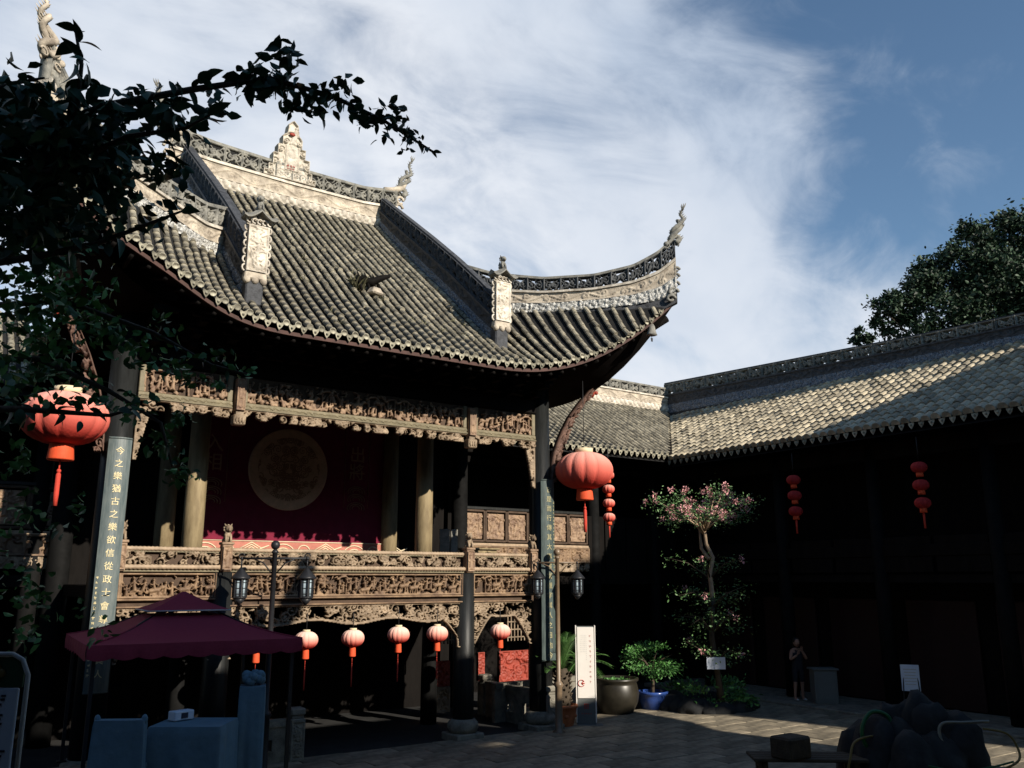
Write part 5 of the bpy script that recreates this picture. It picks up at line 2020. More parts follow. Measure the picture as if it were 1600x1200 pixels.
lantern('hanging_lantern', 'huge round red lantern hanging beside the right corner column', (13.19, 16.1, 5.95), 0.70, 0.88, M['lantern'], 'huge lanterns at the stage corners', 2.1)
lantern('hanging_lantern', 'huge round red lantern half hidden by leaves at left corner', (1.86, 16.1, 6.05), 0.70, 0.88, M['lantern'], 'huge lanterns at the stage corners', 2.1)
SG = 'small red lanterns under the stage apron'
for x, z, lab in ((6.6, 2.22, 'small red lantern under the apron touching the plum canopy edge'),
                  (7.59, 2.22, 'small red lantern, second from the plum canopy under the apron'),
                  (8.62, 2.25, 'small red lantern, third from the plum canopy under the apron'),
                  (9.55, 2.24, 'small red lantern just left of the dark lower stage column'),
                  (11.18, 2.23, 'small red lantern in the narrow bay right of the lower column'),
                  (5.62, 2.2, 'small red lantern behind the plum canopy, only its tassel showing')):
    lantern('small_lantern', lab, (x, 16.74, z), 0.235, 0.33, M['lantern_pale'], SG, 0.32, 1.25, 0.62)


def string_lantern(label, loc, n, r, red):
    t = thing('lantern_string', label, 'lantern', loc, group='strings of little red lanterns')
    z = 0.0
    for i in range(n):
        b = MB()
        pr = [(r * math.cos(a) ** 0.8, r * 0.72 * math.sin(a)) for a in np.linspace(-1.3, 1.3, 9)]
        b.lathe(pr, 60, (0, 0, z), 10, 0.1)
        b.build('lantern_body', red, t, False)
        b = MB()
        b.lathe([(r * .45, z - r * 1.2), (r * .42, z - r * .62)], 14)
        b.build('lantern_skirt', M['skirt'], t, False)
        z -= r * 2.25
    b = MB()
    b.lathe([(r * .12, z - r * 0.9), (r * .14, z + r * .9), (r * .05, z + r * 1.05)], 8)
    b.build('lantern_tassel', M['tassel'], t, False)
    b = MB()
    b.tube([(0, 0, r), (0, 0, 0.75)], 0.01, 5)
    b.build('lantern_cord', M['steel'], t, False)


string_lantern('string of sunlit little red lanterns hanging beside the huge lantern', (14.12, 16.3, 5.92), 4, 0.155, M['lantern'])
string_lantern('string of dim red lanterns in shade, closer to flowering tree', (19.8, 15.1, 6.05), 3, 0.19, M['lantern_shaded'])
string_lantern('string of dim red lanterns in shade near the right picture edge', (19.8, 11.45, 6.02), 3, 0.19, M['lantern_shaded'])

# wind bell at the flying eave corner
t = thing('wind_bell', 'small bronze bell hanging below the flying right eave corner', 'bell', (13.92, 14.36, 9.2))
b = MB()
b.lathe([(0.135, -0.13), (0.12, -0.11), (0.095, -0.02), (0.08, 0.08), (0.05, 0.14), (0.015, 0.16)], 16)
b.build('bell_body', M['openwork'], t, False)
b = MB()
b.tube([(0, 0, 0.15), (0, 0, 0.42)], 0.008, 5)
b.build('bell_chain', M['steel'], t, False)
b = MB()
b.tube([(0, 0, 0.0), (0, 0, -0.2)], 0.006, 5)
b.prism([(-.035, 0), (.035, 0), (.025, -.09), (-.025, -.09)], (0, 0, -0.2), (1, 0, 0), (0, 0, 1), (0, 1, 0), 0.006)
b.build('bell_clapper', M['steel'], t, False)

# ================================================================ canopy and draped furniture
t = thing('canopy_gazebo', 'plum two tier square canopy with scalloped valance standing before the stage', 'canopy', (3.63, 14.44, 0.6), R(-2.9))
A, Z1, Z2 = 1.47, 1.92, 2.28


def canopy_top(a0, z0, a1, z1, n=8, sag=0.05):
    b = MB()
    for q in range(4):
        an = q * math.pi / 2
        ca, sa = math.cos(an), math.sin(an)
        vs, fs = [], []
        for i in range(n + 1):
            f = i / n
            a = a0 + (a1 - a0) * f
            z = z0 + (z1 - z0) * f - sag * math.sin(math.pi * f)
            for k in range(n + 1):
                u = (k / n * 2 - 1) * a
                zz = z - 0.05 * (1 - abs(k / n * 2 - 1)) * (1 - f) * 0 - 0.02 * math.sin(math.pi * k / n) * math.sin(math.pi * f)
                vs.append((u * ca + a * sa, u * sa - a * ca, zz))
        for i in range(n):
            for k in range(n):
                p = i * (n + 1) + k
                fs.append((p, p + 1, p + n + 2, p + n + 1))
        b.add(vs, fs, True)
    return b


canopy_top(A, Z1, 0.50, Z2 - 0.02).build('lower_cover', M['canopy'], t, False)
canopy_top(0.60, Z2 + 0.05, 0.02, Z2 + 0.32, sag=0.02).build('upper_cover', M['canopy'], t, False)
b = MB()
for q in range(4):
    an = q * math.pi / 2
    ca, sa = math.cos(an), math.sin(an)
    vs, fs = [], []
    n = 72
    for k in range(n + 1):
        u = (k / n * 2 - 1) * A
        low = 0.17 + 0.035 * abs(math.sin(k / n * 9 * math.pi))
        wob = 0.012 * math.sin(k * 0.7)
        for zz, o in ((Z1 + 0.004, 0.0), (Z1 - low * 0.5, 0.01 + wob * .5), (Z1 - low, 0.0 + wob)):
            a = A + 0.004 + o
            vs.append((u * ca + a * sa, u * sa - a * ca, zz))
    for k in range(n):
        for j in range(2):
            p = k * 3 + j
            fs.append((p, p + 3, p + 4, p + 1))
    b.add(vs, fs, True)
b.build('valance', M['canopy'], t, False)
b = MB()
for q in range(4):
    an = q * math.pi / 2
    ca, sa = math.cos(an), math.sin(an)
    b.tube([(-.6 * ca + .6 * sa, -.6 * sa - .6 * ca, Z2 + 0.045), (.6 * ca + .6 * sa, .6 * sa - .6 * ca, Z2 + 0.045)], 0.012, 6)
b.build('vent_binding', M['faintgrey'], t, False)
for sx in (-1, 1):
    for sy in (-1, 1):
        b = MB()
        pts = []
        for i in range(9):
            f = i / 8
            a_ = A + (0.50 - A) * f
            pts.append((sx * a_, sy * a_, Z1 + (Z2 - 0.02 - Z1) * f - 0.05 * math.sin(math.pi * f) + 0.006))
        b.tube(pts, 0.012, 6)
        b.build('hip_seam', M['canopy'], t, False)
for sx in (-1, 1):
    for sy in (-1, 1):
        b = MB()
        b.box((sx * 1.36, sy * 1.36, 0.96), (0.05, 0.05, 1.92))
        b.box((sx * 1.36, sy * 1.36, 0.01), (0.14, 0.14, 0.02))
        b.build('leg', M['steel'], t, False)
b = MB()
for sx in (-1, 1):
    b.tube([(sx * 1.3, -1.3, Z1 - 0.05), (sx * 1.3, 1.3, Z1 - 0.05)], 0.018, 6)
    b.tube([(-1.3, sx * 1.3, Z1 - 0.05), (1.3, sx * 1.3, Z1 - 0.05)], 0.018, 6)
    for sy in (-1, 1):
        b.tube([(sx * 1.3, sy * 1.3, Z1 - 0.05), (sx * .06, sy * .06, Z2 + 0.2)], 0.014, 6)
b.build('canopy_frame', M['steel'], t, False)


def drape(w, d, h, seed, flare=0.06, top_bump=0.0, n=14):
    """a cloth hanging over a box: gathered folds that widen towards the floor"""
    rg = random.Random(seed)
    ph = [rg.uniform(0, 6.3) for _ in range(6)]
    b = MB()
    per = []
    m_ = 20
    for s in range(4):
        for k in range(m_):
            f = k / m_
            c = [(-w / 2 + w * f, -d / 2), (w / 2, -d / 2 + d * f), (w / 2 - w * f, d / 2), (-w / 2, d / 2 - d * f)][s]
            per.append(c)
    N_ = len(per)
    vs, fs = [], []
    for i in range(n + 1):
        f = i / n
        z = h * (1 - f)
        for k, (x, y) in enumerate(per):
            a = k / N_ * 2 * math.pi
            fold = math.sin(a * 7 + ph[0] + f) * 0.6 + math.sin(a * 11 + ph[1] - 1.3 * f) * 0.4
            kx = 1 + (flare * f + 0.085 * fold * f ** 0.6)
            crn = 0.97 if i == 0 else 1
            vs.append((x * kx * crn, y * kx * crn, z + (0.02 * math.sin(a * 5 + ph[2]) if i == n else 0)))
    for i in range(n):
        for k in range(N_):
            j = (k + 1) % N_
            fs.append((i * N_ + k, i * N_ + j, (i + 1) * N_ + j, (i + 1) * N_ + k))
    b.add(vs, fs, True)
    tv = [v for v in vs[:N_]]
    c = (0, 0, h + top_bump)
    b.add(tv + [c], [(k, (k + 1) % N_, N_) for k in range(N_)], True)
    return b


t = thing('draped_chair', 'high backed chair under a plain blue cloth cover', 'chair', (2.45, 12.3, 0.6), R(-30))
b = MB()
prf = [(-0.3, 0, 0.3, 1.06), ]
b2 = drape(0.62, 0.16, 1.06, 3, 0.05)
cb = b2.build('back_cover', M['bluecloth'], t, False)
b = MB()
for q in (-1, 1):
    b.ball((q * 0.29, 0, 1.06), 0.035, 8, 5, (1.2, 1.2, 1.8))
b.build('cover_corner', M['bluecloth'], t, False)
b = drape(0.58, 0.5, 0.5, 4, 0.06)
sc = b.build('seat_cover', M['bluecloth'], t, False)
sc.location = (0, 0.33, 0)
t = thing('draped_table', 'square table under a long blue cloth beneath the canopy', 'table', (3.42, 12.5, 0.6), R(-34))
drape(0.95, 0.8, 0.92, 8, 0.05).build('tablecloth', M['bluecloth'], t, False)
t = thing('draped_stack', 'tall stack of folded chairs wrapped in blue cloth beside the table', 'chairs', (4.3, 12.85, 0.6), R(-20))
b = drape(0.36, 0.34, 1.3, 15, 0.02, n=20)
b.build('wrap', M['bluecloth'], t, False)
b = MB()
for k in range(14):
    an = k * 1.1
    b.ball((0.1 * math.cos(an), 0.1 * math.sin(an), 1.37 + 0.025 * (k % 4)), 0.075, 7, 5, (1, .8, .9))
b.build('gathered_top', M['bluecloth'], t, False)
t = thing('napkin_box', 'small white paper box on the blue table', 'box', (3.3, 12.75, 1.53), R(20))
b = MB()
b.box((0, 0, 0.06), (0.3, 0.16, 0.12), bev=0.01)
b.build('box_body', M['paper'], t, False)
b = MB()
b.box((0, -0.082, 0.06), (0.1, 0.01, 0.07))
b.build('box_opening', M['ink'], t, False)


# ================================================================ lamp posts


def lamp_head():
    prts = []
    b = MB()
    b.lathe([(0.02, 0.20), (0.05, 0.16), (0.17, 0.03), (0.185, 0.0), (0.12, -0.02)], 6)
    b.lathe([(0.115, -0.36), (0.13, -0.34), (0.12, -0.31)], 6)
    b.lathe([(0.02, -0.47), (0.06, -0.43), (0.11, -0.36)], 6)
    b.tube([(0, 0, 0.18), (0, 0, 0.34)], 0.015, 6)
    b.ball((0, 0, 0.36), 0.03, 8, 5)
    prts.append(('lamp_cap', b, M['steel']))
    b = MB()
    b.lathe([(0.115, -0.33), (0.115, -0.01)], 6)
    prts.append(('pane', b, M['pane']))
    b = MB()
    for k in range(6):
        an = k * math.pi / 3
        c, s = math.cos(an), math.sin(an)
        b.box((0.125 * c, 0.125 * s, -0.17), (0.022, 0.022, 0.34), an)
        a2 = an + math.pi / 6
        c, s = math.cos(a2), math.sin(a2)
        o = Vector((0.107 * c, 0.107 * s, 0))
        tx = Vector((-s, c, 0))
        for u in (-0.03, 0.03):
            p = o + tx * u
            b.box((p.x, p.y, -0.17), (0.008, 0.01, 0.3), a2)
        for zz in (-0.07, -0.17, -0.27):
            b.box((o.x, o.y, zz), (0.008, 0.11, 0.01), a2)
    prts.append(('lattice', b, M['steel']))
    return prts


def lamp_post(label, loc, rz, m, spread):
    t = thing('lamp_post', label, 'lamp', loc, rz, 'twin lantern lamp posts')
    b = MB()
    b.lathe([(0.15, 0), (0.15, 0.06), (0.085, 0.12), (0.08, 1.0), (0.11, 1.05), (0.09, 1.1), (0.052, 1.14), (0.045, 3.85), (0.07, 3.86), (0.05, 3.9), (0.03, 3.92)], 16)
    b.ball((0, 0, 4.0), 0.085, 12, 8)
    b.build('post', m, t, False)
    b = MB()
    b.tube([(-spread, 0, 3.76), (spread, 0, 3.76)], 0.02, 8)
    for q in (-1, 1):
        b.tube([(q * 0.05, 0, 3.5), (q * 0.2, 0, 3.68), (q * 0.36, 0, 3.74)], 0.014, 6)
        b.tube([(q * spread + 0.05 * math.cos(u), 0, 3.80 + 0.05 * math.sin(u)) for u in np.linspace(0, 5.5, 10)], 0.012, 5)
    b.build('cross_arm', m, t, False)
    for q in (-1, 1):
        for nme, bb, mm in lamp_head():
            o = bb.build(nme, mm, t, False)
            o.location = (q * spread, 0, 3.40)
    return t


lamp_post('dark lamp post with twin lattice lanterns rising behind the plum canopy', (5.5, 15.68, 0), R(-34), M['steel'], 0.60)
lamp_post('bronze lamp post with twin lattice lanterns beside the white sign', (12.44, 16.24, 0), R(-34.5), M['bronze'], 0.46)

# ================================================================ totem sign
t = thing('totem_sign', 'tall white and grey information pillar standing by the palm pot', 'sign', (13.58, 16.66, 0), R(-36))
b = MB()
b.box((0, 0.04, 1.13), (0.44, 0.12, 2.3), bev=0.012)
b.box((0, 0.03, 0.03), (0.78, 0.34, 0.06), bev=0.01)
b.build('pillar', M['signgrey'], t, False)
b = MB()
b.box((0.0, -0.032, 1.45), (0.40, 0.022, 1.62), bev=0.008)
wp = b.build('white_panel', M['white'], t, False)
b = MB()
b.box((-0.228, 0.03, 1.2), (0.028, 0.13, 2.2), bev=0.005)
b.box((0.228, 0.03, 1.2), (0.028, 0.13, 2.2), bev=0.005)
b.build('side_trim', M['white'], t, False)
rg = random.Random(3)
b = MB()
for i in range(10):
    glyph(b, (0.11, -0.044, 2.05 - 0.115 * i), (1, 0, 0), (0, 0, 1), (0, -1, 0), 0.06, rg, 0.003)
b.build('red_text', M['faintred'], wp, False)
b = MB()
for c_ in range(5):
    for i in range(9 if c_ else 13):
        glyph(b, (0.02 - 0.035 * c_, -0.044, 2.06 - 0.045 * i), (1, 0, 0), (0, 0, 1), (0, -1, 0), 0.022, rg, 0.003)
b.build('small_text', M['faintgrey'], wp, False)
b = MB()
ring = [(-0.11 + 0.075 * math.cos(u), -0.046, 0.98 + 0.075 * math.sin(u)) for u in np.linspace(0.5, 5.78, 26)]
b.tube(ring, 0.014, 6, flat=0.5)
b.tube([(-0.10, -0.046, 0.98), (-0.03, -0.046, 0.98)], 0.011, 6)
b.tube([(-0.07, -0.046, 1.015), (-0.105, -0.046, 0.98), (-0.07, -0.046, 0.945)], 0.011, 6)
b.build('round_arrow_mark', M['red'], wp, False)
b = MB()
for i in range(3):
    b.box((0, -0.024, 0.42 + 0.045 * i), (0.1, 0.006, 0.012))
for u in (-0.045, 0, 0.045):
    b.box((u, -0.0245, 0.465), (0.012, 0.006, 0.12))
for i in range(5):
    glyph(b, (-0.1 + 0.05 * i, -0.022, 0.30), (1, 0, 0), (0, 0, 1), (0, -1, 0), 0.042, rg, 0.004)
b.build('red_emblem', M['red'], t, False)

# ================================================================ information board near the viewer
t = thing('notice_board', 'framed notice board with text and small pictures near the viewer', 'board', (0.30, 5.86, 1.74), R(-38))
b = MB()
b.tube([(-0.4, 0, 0.0), (-0.4, 0, 1.14), (-0.36, 0, 1.22), (-0.3, 0, 1.25), (0.3, 0, 1.25), (0.36, 0, 1.22), (0.40, 0, 1.14), (0.40, 0, 0.0)], 0.013, 8)
b.build('frame', M['faintgrey'], t, False)
b = MB()
b.box((0, 0.015, 0.66), (0.70, 0.02, 0.82), bev=0.006)
pp_ = b.build('panel', M['paper'], t, False)
b = MB()
b.box((0, 0.012, 1.155), (0.74, 0.012, 0.16))
b.build('header', M['leaf_fore'], t, False)
b = MB()
for k in range(5):
    an = k * 1.25
    b.ball((0.2 + 0.04 * math.cos(an), 0.0, 1.15 + 0.03 * math.sin(an)), 0.024, 7, 5, (1.3, .3, 1))
b.build('header_flower', M['hose_tan'], t, False)
b = MB()
rg = random.Random(9)
for z in (1.03, 1.01, 0.985, 0.93, 0.91, 0.885, 0.745, 0.72, 0.67, 0.615, 0.55):
    x = -0.31
    while x < 0.26:
        w = rg.uniform(0.02, 0.06)
        b.box((x + w / 2, 0.0025, z), (w, 0.004, 0.011))
        x += w + rg.uniform(0.006, 0.014)
b.build('printed_line', M['ink'], pp_, False)
for (x, z, mm) in ((0.18, 0.81, 'leaf_bush'), (0.2, 0.45, 'redcarve'), (-0.15, 0.81, 'leaf_bush')):
    b = MB()
    for k in range(9):
        b.ball((x + rg.gauss(0, .035), 0.0, z + rg.gauss(0, .025)), 0.024, 6, 4, (1, .2, 1))
    b.build('printed_picture', M[mm], pp_, False)

# ================================================================ stone railings in front of the stage
def rail_post(label, x, y, h=0.98):
    t = thing('railing_post', label, 'post', (x, y, 0), group='square stone railing posts')
    b = MB()
    b.box((0, 0, 0.4), (0.30, 0.30, 0.8), bev=0.02)
    b.box((0, 0, 0.84), (0.24, 0.24, 0.08), bev=0.01)
    b.box((0, 0, 0.92), (0.30, 0.30, 0.14), bev=0.03)
    b.build('post_shaft', M['stone'], t, False)
    hf = HF(0.26, 0.7, 0.012, int(x * 10))
    hf.border(0.03, 0.02)
    hf.scrolls(0.16, 0.025, 0.9, 0.018)
    sheet('post_carving', hf, M['stone'], t, flat_map((x - 0.13, y - 0.152, 0.06), (1, 0, 0), (0, 0, 1), (0, -1, 0)))
    return t


rail_post('shaded square stone railing post right of the blue draped stack', 6.45, 16.69)
rail_post('sunlit square stone railing post beside the bronze lamp post', 12.53, 16.72)
rail_post('pale stone railing post at the far end of the parapet slab', 12.6, 19.55)


def slab_rail(label, p, q, h, cut):
    p, q = Vector(p), Vector(q)
    d = q - p
    t = thing('stone_parapet', label, 'parapet', p)
    ux = d.normalized()
    n = Vector((-ux.y, ux.x, 0))
    b = MB()
    ln = d.length
    b.prism([(0, h - 0.12), (ln, h - 0.12), (ln, h), (0, h)], p - n * 0.09, ux, (0, 0, 1), n, 0.18)
    b.build('coping', M['stone'], t)
    # pierced slab: solid strips around two openings
    a0, a1, b0, b1 = cut
    b = MB()
    for x0, x1, z0, z1 in ((0, a0, 0, h - .12), (a1, b0, 0, h - .12), (b1, ln, 0, h - .12), (a0, a1, 0, .25), (b0, b1, 0, .25), (a0, a1, h - .35, h - .12), (b0, b1, h - .35, h - .12)):
        if x1 > x0:
            b.prism([(x0, z0), (x1, z0), (x1, z1), (x0, z1)], p - n * 0.055, ux, (0, 0, 1), n, 0.11)
    b.build('pierced_slab', M['stone'], t)


slab_rail('stone parapet slab with two openings, its top edge catching sun', (12.5, 19.3, 0), (12.5, 16.88, 0), 0.86, (0.95, 1.25, 1.62, 1.98))
slab_rail('shaded stone parapet beside the left railing post', (4.9, 16.72, 0), (6.3, 16.7, 0), 0.8, (0.4, 0.65, 0.85, 1.1))
slab_rail('pale stone parapet behind the palm pot', (12.1, 18.4, 0), (15.2, 18.7, 0), 0.9, (0.6, 1.2, 1.7, 2.4))

# ================================================================ pots and plants
# palm in an orange pot
t = thing('palm_pot', 'sago palm with arching fronds in an orange clay pot', 'potted palm', (13.05, 16.9, 0))
b = MB()
b.lathe([(0.22, 0), (0.25, 0.05), (0.31, 0.28), (0.33, 0.44), (0.36, 0.46), (0.36, 0.52), (0.31, 0.52), (0.30, 0.46)], 28)
po = b.build('pot', M['terracotta'], t, False)
b = MB()
for k in range(6):
    b.ball((0.29 * math.cos(k * 1.05 - 1.9), 0.29 * math.sin(k * 1.05 - 1.9), 0.28), 0.06, 7, 5, (1, 1, .8))
b.build('pot_relief', M['terracotta'], po, False)
b = MB()
b.lathe([(0.2, 0.46), (0.22, 0.7), (0.19, 0.95), (0.17, 1.2), (0.12, 1.32)], 14, rib=7, ribd=0.15)
for k in range(60):
    an, zz = k * 2.4, 0.5 + 0.75 * k / 60
    b.tube([(0.17 * math.cos(an), 0.17 * math.sin(an), zz), (0.25 * math.cos(an), 0.25 * math.sin(an), zz + 0.05)], [0.03, 0.012], 4)
b.build('trunk', M['bark'], t, False)
fm = None
for k in range(26):
    an = k * 2.399 + 0.3
    el = R(78 - 58 * (k / 26))
    if math.cos(an - R(-24)) > 0.45:
        el = max(el, R(74))
    ln = 1.36 - 0.2 * (k / 26)
    pts = []
    for i in range(11):
        f = i / 10
        rr = ln * (f * math.cos(el))
        zz = 1.28 + ln * (f * math.sin(el) - 0.35 * f * f)
        pts.append(Vector((rr * math.cos(an), rr * math.sin(an), zz)))
    b = MB()
    b.tube(pts, [0.012 * (1 - 0.7 * i / 10) for i in range(11)], 4)
    sd = Vector((-math.sin(an), math.cos(an), 0))
    for i in range(1, 30):
        f = i / 30
        q = f * 10
        i0 = min(9, int(q))
        p = pts[i0].lerp(pts[i0 + 1], q - i0)
        tg = (pts[i0 + 1] - pts[i0]).normalized()
        l = 0.22 * math.sin(math.pi * (0.12 + 0.86 * f)) + 0.03
        for s_ in (-1, 1):
            e = p + sd * (s_ * l * 0.8) + tg * l * 0.55 + Vector((0, 0, 0.25 * l))
            w = tg * 0.008
            b.add([p - w, p + w, e], [(0, 1, 2)])
    b.build('frond', M['frond'], t, False)
# second little palm behind the sign
t = thing('palm_pot', 'darker palm in shade showing its fronds behind the white sign', 'potted palm', (15.3, 18.9, 0))
b = MB()
b.lathe([(0.22, 0), (0.3, 0.3), (0.34, 0.42), (0.3, 0.44)], 20)
b.build('pot', M['glazejar'], t, False)
b = MB()
b.lathe([(0.14, 0.4), (0.15, 0.8), (0.1, 1.15)], 10)
b.build('trunk', M['bark'], t, False)
for k in range(16):
    an = k * 2.399
    el = R(62 - 52 * k / 16)
    b = MB()
    pts = [Vector((1.0 * f * math.cos(el) * math.cos(an), 1.0 * f * math.cos(el) * math.sin(an), 1.15 + f * math.sin(el) - 0.5 * f * f)) for f in np.linspace(0, 1, 8)]
    b.tube(pts, 0.008, 4)
    sd = Vector((-math.sin(an), math.cos(an), 0))
    for i in range(1, 21):
        q = i / 21 * 7
        i0 = min(6, int(q))
        p = pts[i0].lerp(pts[i0 + 1], q - i0)
        tg = (pts[i0 + 1] - pts[i0]).normalized()
        for s_ in (-1, 1):
            b.add([p - tg * .008, p + tg * .008, p + sd * s_ * 0.16 + tg * 0.1 + Vector((0, 0, -0.02))], [(0, 1, 2)])
    b.build('frond', M['frond'], t, False)

# big water jar
t = thing('water_jar', 'large dark glazed water jar standing behind the white sign', 'jar', (15.43, 17.72, 0))
b = MB()
b.lathe([(0.36, 0), (0.42, 0.04), (0.56, 0.3), (0.60, 0.52), (0.55, 0.74), (0.53, 0.80), (0.59, 0.84), (0.59, 0.90), (0.51, 0.90), (0.50, 0.80)], 36)
jb = b.build('jar_body', M['glazejar'], t, False)
b = MB()
b.lathe([(0.505, 0.78), (0.02, 0.79)], 24)
b.build('water_weed', M['soil'], t, False)
P_, D_, S_ = [], [], []
for i in range(160):
    an, rr = rnd.uniform(0, 6.3), rnd.uniform(0, 0.45)
    P_.append((15.43 + rr * math.cos(an), 17.72 + rr * math.sin(an), 0.8))
    D_.append((rnd.uniform(-1, 1), rnd.uniform(-1, 1), 0.6))
    S_.append(rnd.uniform(0.06, 0.14))
leaf_cloud('floating_leaves', P_, D_, S_, M['leaf_bush'], t, 0.5, kind='stuff')


def bush(t, c, r, rz_, n, size, m, seed, name='crown', clumps=14, hollow=0.35):
    """a crown of leaves gathered in clumps inside an ellipsoid"""
    rg = random.Random(seed)
    P_, D_, S_ = [], [], []
    cl = []
    for i in range(clumps):
        while True:
            v = Vector((rg.uniform(-1, 1), rg.uniform(-1, 1), rg.uniform(-1, 1)))
            if hollow < v.length < 1:
                break
        cl.append(v)
    for i in range(n):
        k = cl[rg.randrange(clumps)]
        q = k + Vector((rg.gauss(0, .17), rg.gauss(0, .17), rg.gauss(0, .15)))
        P_.append((c[0] + q.x * r, c[1] + q.y * r, c[2] + q.z * rz_))
        d = q.normalized() + Vector((rg.gauss(0, .6), rg.gauss(0, .6), rg.gauss(0, .5)))
        D_.append(tuple(d))
        S_.append(size * rg.uniform(.6, 1.25))
    return leaf_cloud(name, P_, D_, S_, m, t, 0.4, seed, kind='stuff'), cl


t = thing('bonsai_pot', 'small leafy bonsai bush in a blue glazed pot', 'potted bush', (16.68, 17.69, 0))
b = MB()
b.lathe([(0.24, 0), (0.30, 0.04), (0.36, 0.3), (0.37, 0.4), (0.42, 0.43), (0.42, 0.49), (0.35, 0.49), (0.34, 0.42)], 28)
b.build('pot', M['bluepot'], t, False)
b = MB()
b.tube([(0, 0, 0.4), (0.03, 0, 0.7), (-0.02, 0.02, 0.95), (0.05, 0, 1.2)], [0.06, 0.05, 0.045, 0.03], 8)
for k in range(9):
    an = k * 2.4
    b.tube([(0, 0, 0.85 + 0.03 * k), (0.3 * math.cos(an), 0.3 * math.sin(an), 1.1 + 0.04 * k), (0.55 * math.cos(an), 0.55 * math.sin(an), 1.15 + 0.05 * k)], [0.025, 0.015, 0.006], 5)
b.build('trunk', M['bark'], t, False)
bush(t, (16.68, 17.69, 1.3), 0.72, 0.42, 2600, 0.085, M['leaf_bush'], 4, clumps=26)

# crape myrtle in the planter, upper crown in the sun
t = thing('flowering_tree', 'slender tree with pink blossom crown and pale twisted trunk', 'tree', (17.75, 16.25, 0))
b = MB()
tr = [(17.75, 16.25, 0.1), (17.7, 16.28, 0.9), (17.55, 16.3, 1.9), (17.62, 16.26, 2.9), (17.6, 16.3, 3.5), (17.66, 16.22, 3.95), (17.56, 16.34, 4.3), (17.6, 16.42, 4.75)]
b.tube(tr, [0.10, 0.075, 0.068, 0.064, 0.06, 0.054, 0.048, 0.04], 10)
trunk_low = MB()
trunk_low.tube(tr[:4], [0.103, 0.078, 0.071, 0.067], 10)
trunk_low.build('shade_toned_trunk', M['bark'], t)  # darker sleeve, puts shade on the lower trunk into its colour
b.tube([(17.6, 16.3, 3.9), (17.55, 16.52, 4.2), (17.57, 16.56, 4.7)], [0.06, 0.045, 0.03], 8)
for k in range(7):
    an = k * 0.9
    b.tube([(17.75 + 0.1 * math.cos(an), 16.25 + 0.1 * math.sin(an), 0.25), (17.75 + 0.3 * math.cos(an), 16.25 + 0.3 * math.sin(an), 0.03)], [0.07, 0.03], 6)
b.build('trunk', M['palebark'], t)
rg = random.Random(21)
tips = []
for k in range(22):
    an = k * 2.399
    rr = 0.45 + 0.85 * rg.random()
    p = Vector((17.6 + rr * math.cos(an), 16.42 + rr * math.sin(an), 5.0 + rg.uniform(0.0, 0.85) - 0.15 * rr))
    b = MB()
    b.tube([(17.59, 16.42, 4.55 + 0.01 * k), (17.6 + 0.4 * rr * math.cos(an), 16.42 + 0.4 * rr * math.sin(an), 5.0), p], [0.03, 0.02, 0.007], 5)
    b.build('branch', M['palebark'], t)
    tips.append(p)
low = []
for (z, r_, nn) in ((3.7, 1.05, 5), (2.95, 1.3, 8), (2.3, 1.1, 8), (1.5, 0.9, 6)):
    for k in range(nn):
        an = k * 6.28 / nn + z
        rr = r_ * rg.uniform(.6, 1.1)
        p = Vector((17.6 + rr * math.cos(an), 16.3 + rr * math.sin(an), z + rg.uniform(-.15, .3)))
        b = MB()
        b.tube([(17.6, 16.3, z - 0.3), (17.6 + .5 * rr * math.cos(an), 16.3 + .5 * rr * math.sin(an), z + 0.1), p], [0.025, 0.015, 0.006], 5)
        b.build('branch', M['bark'], t)
        low.append(p)
P_, D_, S_ = [], [], []
FP, FD, FS = [], [], []
for p in tips:
    for i in range(105):
        P_.append(tuple(p + Vector((rg.gauss(0, .2), rg.gauss(0, .2), rg.gauss(0, .12)))))
        D_.append((rg.gauss(0, 1), rg.gauss(0, 1), rg.gauss(0.2, .6)))
        S_.append(rg.uniform(.05, .1))
    for c_ in range(3):
        q = p + Vector((rg.gauss(0, .15), rg.gauss(0, .15), rg.uniform(-.05, .2)))
        for i in range(34):
            v = Vector((rg.gauss(0, 1), rg.gauss(0, 1), rg.gauss(0, 1))).normalized()
            FP.append(tuple(q + v * rg.uniform(0.01, 0.085)))
            FD.append(tuple(v))
            FS.append(rg.uniform(.03, .055))
leaf_cloud('crown', P_, D_, S_, M['leaf_myrtle'], t, 0.45, 31, 'stuff')
P_, D_, S_ = [], [], []
for p in low:
    for i in range(60):
        f = rg.random() ** 0.6
        q = Vector((17.6, 16.3, p.z - 0.2)).lerp(p, f)
        P_.append(tuple(q + Vector((rg.gauss(0, .17), rg.gauss(0, .17), rg.gauss(0, .10)))))
        D_.append((rg.gauss(0, 1), rg.gauss(0, 1), rg.gauss(-.2, .6)))
        S_.append(rg.uniform(.05, .1))
    if rg.random() < 0.3:
        for i in range(22):
            v = Vector((rg.gauss(0, 1), rg.gauss(0, 1), rg.gauss(0, 1))).normalized()
            FP.append(tuple(p + v * rg.uniform(0.01, 0.09)))
            FD.append(tuple(v))
            FS.append(rg.uniform(.03, .055))
leaf_cloud('lower_foliage', P_, D_, S_, M['leaf_myrtle'], t, 0.45, 32, 'stuff')
leaf_cloud('blossom', FP, FD, FS, M['petal'], t, 0.8, 33, 'stuff')
b = MB()
b.prism([(-0.24, -0.15), (0.24, -0.15), (0.24, 0.15), (-0.24, 0.15)], (17.45, 16.1, 1.27), (0.82, -0.57, 0), (0, 0, 1), (0.57, 0.82, 0), 0.015)
tag(b.build('tree_label', M['paper'], None), 'small pale plaque hung on the trunk of the flowering tree', 'plaque')
